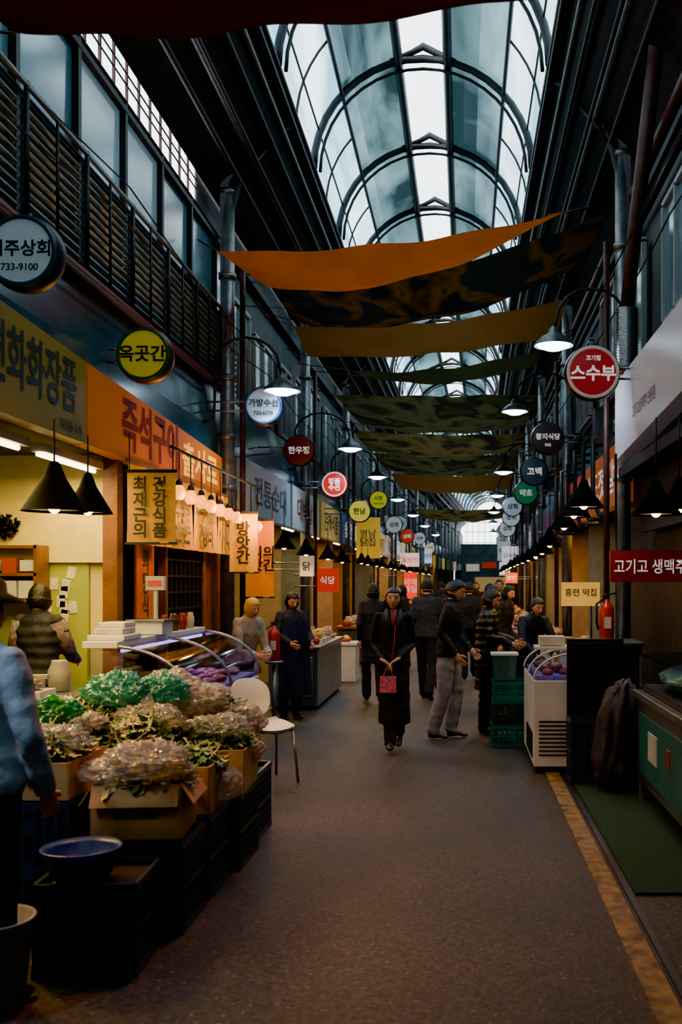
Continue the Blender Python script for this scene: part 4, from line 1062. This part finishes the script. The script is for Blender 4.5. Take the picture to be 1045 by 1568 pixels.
def ex_w(b,W,D,Hm):
    pk=mat('pink_print_bag','#c86078',.6,var=.5,vs=40,bump=0); cx_=W@Vector((-.05,-.235,.70))
    b.box(cx_,(.15,.05,.15),pk); b.tube([W@Vector((-.1,-.235,.78)),W@Vector((-.05,-.235,.9)),W@Vector((0,-.235,.78))],.006,pk,n=6)
    lp=mat('coat_lapel','#1c2027',.6)
    for sx in (-1,1): b.loft([W@Vector((sx*.06,-.06,1.455)),W@Vector((sx*.062,-.118,1.34)),W@Vector((sx*.012,-.135,1.18))],[(.024,.010),(.030,.008),(.010,.006)],lp,n=8)
    b.loft([W@Vector((0,-.068,1.45)),W@Vector((0,-.108,1.35)),W@Vector((0,-.122,1.27))],[(.034,.010),(.026,.010),(.008,.006)],mat('blouse_red','#8a3032',.6),n=8)
    b.loft([W@Vector((.02,-.128,1.3)),W@Vector((.01,-.16,1.1)),W@Vector((-.03,-.2,.85))],[.005]*3,mat('lanyard','#a03a40',.6),n=5)
    for z in (1.12,1.0): b.ell(W@Vector((.01,-.125,z)),(.012,.006,.012),lp,n=8)
person('woman_in_black_coat',-.64,9.55,.05,1.56,top='#0e1118',bot='#0c0c0f',shoe='#09090a',hair='bob',coat=(.28,.17),bulk=.98,hairc=mat('dark_brown_hair','#24120c',.4,var=.4,vs=50,bump=.4,bs=80),
 J={'lsh':(.15,0,1.375),'rsh':(-.15,0,1.375),'lel':(.198,.04,1.09),'lwr':(.045,-.165,.95),'rel':(-.205,.04,1.09),'rwr':(-.10,-.175,.94),'rkn':(-.05,-.10,.50),'ran':(-.03,-.16,.09),'rto':(-.03,-.31,.06),'lkn':(.07,.06,.49),'lan':(.05,.24,.16),'lto':(.05,.12,.03)},
 hn={'l':((-.8,-.3,-.5),(-.1,-.3,-1)),'r':((.75,-.3,-.5),(.1,-.3,-1))},curl=.9,extra=ex_w,vox=.011)
person('man_in_dark_sweater',-.12,10.25,math.radians(75),1.64,top='#0c0f16',bot='#8e8e90',shoe='#5a3420',lean=.10,hd=(.35,.1,0),lw=1.12,
 J={'lkn':(.09,-.06,.49),'lan':(.09,-.0,.085),'lto':(.1,-.16,.03),'rkn':(-.1,.02,.5),'ran':(-.1,.15,.085),'rto':(-.1,.0,.03),'rel':(-.21,.02,1.12),'rwr':(-.2,-.14,.90),'lel':(.2,-.02,1.1),'lwr':(.17,-.2,.93)},bulk=1.06,vox=.011)
person('woman_in_padded_coat',.27,10.6,math.radians(80),1.54,top='#0e1014',bot='#0b0b0e',shoe='#2a201c',lean=.08,hd=(.4,.15,0),hair='bob',coat=(.52,.16),bulk=1.14,puff=1.2,trough=.5,
 J={'rel':(-.22,-.08,1.14),'rwr':(-.14,-.32,1.05),'lel':(.2,-.08,1.14),'lwr':(.1,-.34,1.06)},vox=.012)
person('pedestrian',-1.17,13.4,pi*1.06,1.6,top='#0c0e12',bot='#0c0d10',hair='bob',coat=(.55,.17),bulk=1.08,walk=.8)
person('pedestrian',-.45,13.5,pi*.93,1.66,top='#2a3034',bot='#14171c',hair='short',bulk=1.12,walk=1)
person('pedestrian',-.2,14.6,math.radians(70),1.62,top='#3a1a1c',bot='#121418',hair='bob',lean=.1,bulk=1.1,hd=(.3,0,0),walk=.5)
person('pedestrian',.36,12.6,math.radians(110),1.58,top='#0d1014',bot='#0c0c10',hair='short',bulk=1.15,lean=.1,hd=(.3,0,0),coat=(.6,.17),puff=1)
person('pedestrian',.6,14.2,math.radians(60),1.58,top='#10141a',bot='#0c0c10',hair='bob',bulk=1.12,lean=.15,hd=(.3,0,0))
person('pedestrian',.15,16.5,pi,1.62,top='#14181c',bot='#101215',hair='short',bulk=1.1,vox=.02,walk=-1)
person('pedestrian',.75,19.0,0.1,1.68,top='#1a2a3c',bot='#101215',hair='short',bulk=1.1,vox=.02,walk=1)
person('pedestrian',-.2,21,pi,1.62,top='#201c1a',bot='#101215',hair='bob',bulk=1.1,vox=.02,walk=1)
person('pedestrian',-1.0,18.5,math.radians(-80),1.58,top='#1c1618',bot='#101215',hair='bob',bulk=1.1,vox=.02,lean=.12)
person('pedestrian',.45,17.4,math.radians(85),1.6,top='#121418',bot='#101215',hair='bob',bulk=1.12,vox=.02,lean=.1)
person('pedestrian',-.75,23.5,.1,1.6,top='#241418',bot='#101215',hair='bob',bulk=1.1,vox=.022,walk=1)
person('pedestrian',.4,25,0.0,1.64,top='#2a1a1c',bot='#101215',hair='bob',bulk=1.1,vox=.02,walk=1)
person('pedestrian',-.5,27,pi,1.64,top='#161a20',bot='#101215',hair='short',bulk=1.1,vox=.02,walk=-1)
person('pedestrian',0.1,31,0.2,1.64,top='#30343a',bot='#101215',hair='short',bulk=1.1,vox=.022,walk=1)
person('vendor_in_dark_jacket',.74,11.1,math.radians(25),1.5,top='#161a26',bot='#14161c',hair='bun',lean=.42,hd=(.3,0,0),bulk=1.12,
 J={'rel':(-.22,-.3,1.08),'rwr':(-.12,-.46,.92),'lel':(.22,-.3,1.08),'lwr':(.12,-.46,.92)})
hoodm=mat('yellow_hood','#d0a628',.7,var=.2,bump=.3)
person('vendor_in_yellow_hood',-2.3,10.45,math.radians(50),1.48,top='#9a8a76',bot='#3a3430',hair='hood',hairc=hoodm,lean=.3,hd=(.3,0,0),bulk=1.15,
 J={'rel':(-.2,-.22,1.02),'rwr':(-.1,-.42,.98),'lel':(.2,-.22,1.02),'lwr':(.08,-.42,.98)})
def ex_ap(b,W,D,Hm):
    am=mat('navy_apron','#0c1630',.6,var=.3,vs=8,bump=.4)
    b.grid(lambda u,v:W@Vector(((u-.5)*(.36+.14*(1-v)),-.16-.03*math.cos((u-.5)*3)-.02*math.sin(u*16)*(1-v),.32+.95*v)),20,12,am)
person('vendor_in_navy_apron',-2.0,11.7,math.radians(35),1.5,top='#101218',bot='#101830',hair='bob',hd=(.4,0,0),lean=.08,collar='#8a1c18',bulk=1.1,extra=ex_ap,
 J={'rel':(-.22,-.1,1.12),'rwr':(-.15,-.34,1.02),'lel':(.22,-.1,1.12),'lwr':(.15,-.34,1.02)})
b=B('extinguisher_stand'); b.cyl((-2.0,10.7,0),(-2.0,10.7,.03),.12,dsteel); b.cyl((-2.0,10.7,.02),(-2.0,10.7,.74),.022,steel); b.cyl((-2.0,10.7,.74),(-2.0,10.7,.765),.1,steel); b.done()
extinguisher(-2.0,10.7,.766,.42)
def ex_v(b,W,D,Hm):
    for sx in (-1,1): b.loft([W@D['lsh' if sx>0 else 'rsh'],W@(D['lsh' if sx>0 else 'rsh'].lerp(D['lel' if sx>0 else 'rel'],.9))],[.068,.056],mat('plaid_sleeve','#6a5a5c',.8,var=.6,vs=30),n=14)
person('shopkeeper_in_vest',-3.22,7.6,math.radians(170),1.6,top='#141c26',bot='#14181c',hair='bob',hd=(.2,.2,0),bulk=1.12,puff=1.2,J={'rel':(-.22,-.1,1.1),'rwr':(-.15,-.3,1.05)},extra=ex_v)
def ex_hat(b,W,D,Hm):
    hm=mat('olive_hat','#4a4a28',.8,var=.2)
    b.lathe((0,0,0),[(.085,0),(.15,-.02),(.155,-.015),(.09,.02),(.085,.06),(.06,.085),(0,.09)],hm,n=28,mx=Hm@Matrix.Translation((0,0,.06)))
person('customer_in_grey_sweater',-1.81,3.75,math.radians(160),1.6,top='#8fa2ae',bot='#0e1826',hair='short',bulk=1.12,extra=ex_hat,
 J={'rel':(-.25,-.0,1.08),'rwr':(-.2,-.14,.84),'lel':(.24,.02,1.1),'lwr':(.22,-.14,.86)},vox=.012)

# ------------------------------------------------------------ world & camera
w=bpy.data.worlds.new('overcast_sky'); bpy.context.scene.world=w; w.use_nodes=True
bg=w.node_tree.nodes['Background']; N=w.node_tree.nodes; L=w.node_tree.links
tc=N.new('ShaderNodeTexCoord'); nz=N.new('ShaderNodeTexNoise'); nz.inputs['Scale'].default_value=1.5; L.new(tc.outputs['Generated'],nz.inputs['Vector'])
cr=N.new('ShaderNodeValToRGB'); cr.color_ramp.elements[0].color=(.66,.82,.92,1); cr.color_ramp.elements[1].color=(1,.99,.97,1); L.new(nz.outputs[0],cr.inputs[0]); L.new(cr.outputs[0],bg.inputs[0])
bg.inputs[1].default_value=5.2
cam=bpy.data.cameras.new('camera'); co=bpy.data.objects.new('camera',cam); bpy.context.scene.collection.objects.link(co)
co.location=(0,0,1.6); co.rotation_euler=(pi/2,0,0)
cam.sensor_fit='VERTICAL'; cam.sensor_height=36; cam.sensor_width=24; cam.lens=35
cam.shift_x=-.1164; cam.shift_y=.0695; cam.clip_end=300
cam.dof.use_dof=True; cam.dof.focus_distance=9.6; cam.dof.aperture_fstop=2.8
bpy.context.scene.camera=co
vs=bpy.context.scene.view_settings
vs.view_transform='AgX'
try: vs.look='AgX - Punchy'
except Exception as e: print(e)
vs.exposure=0.8
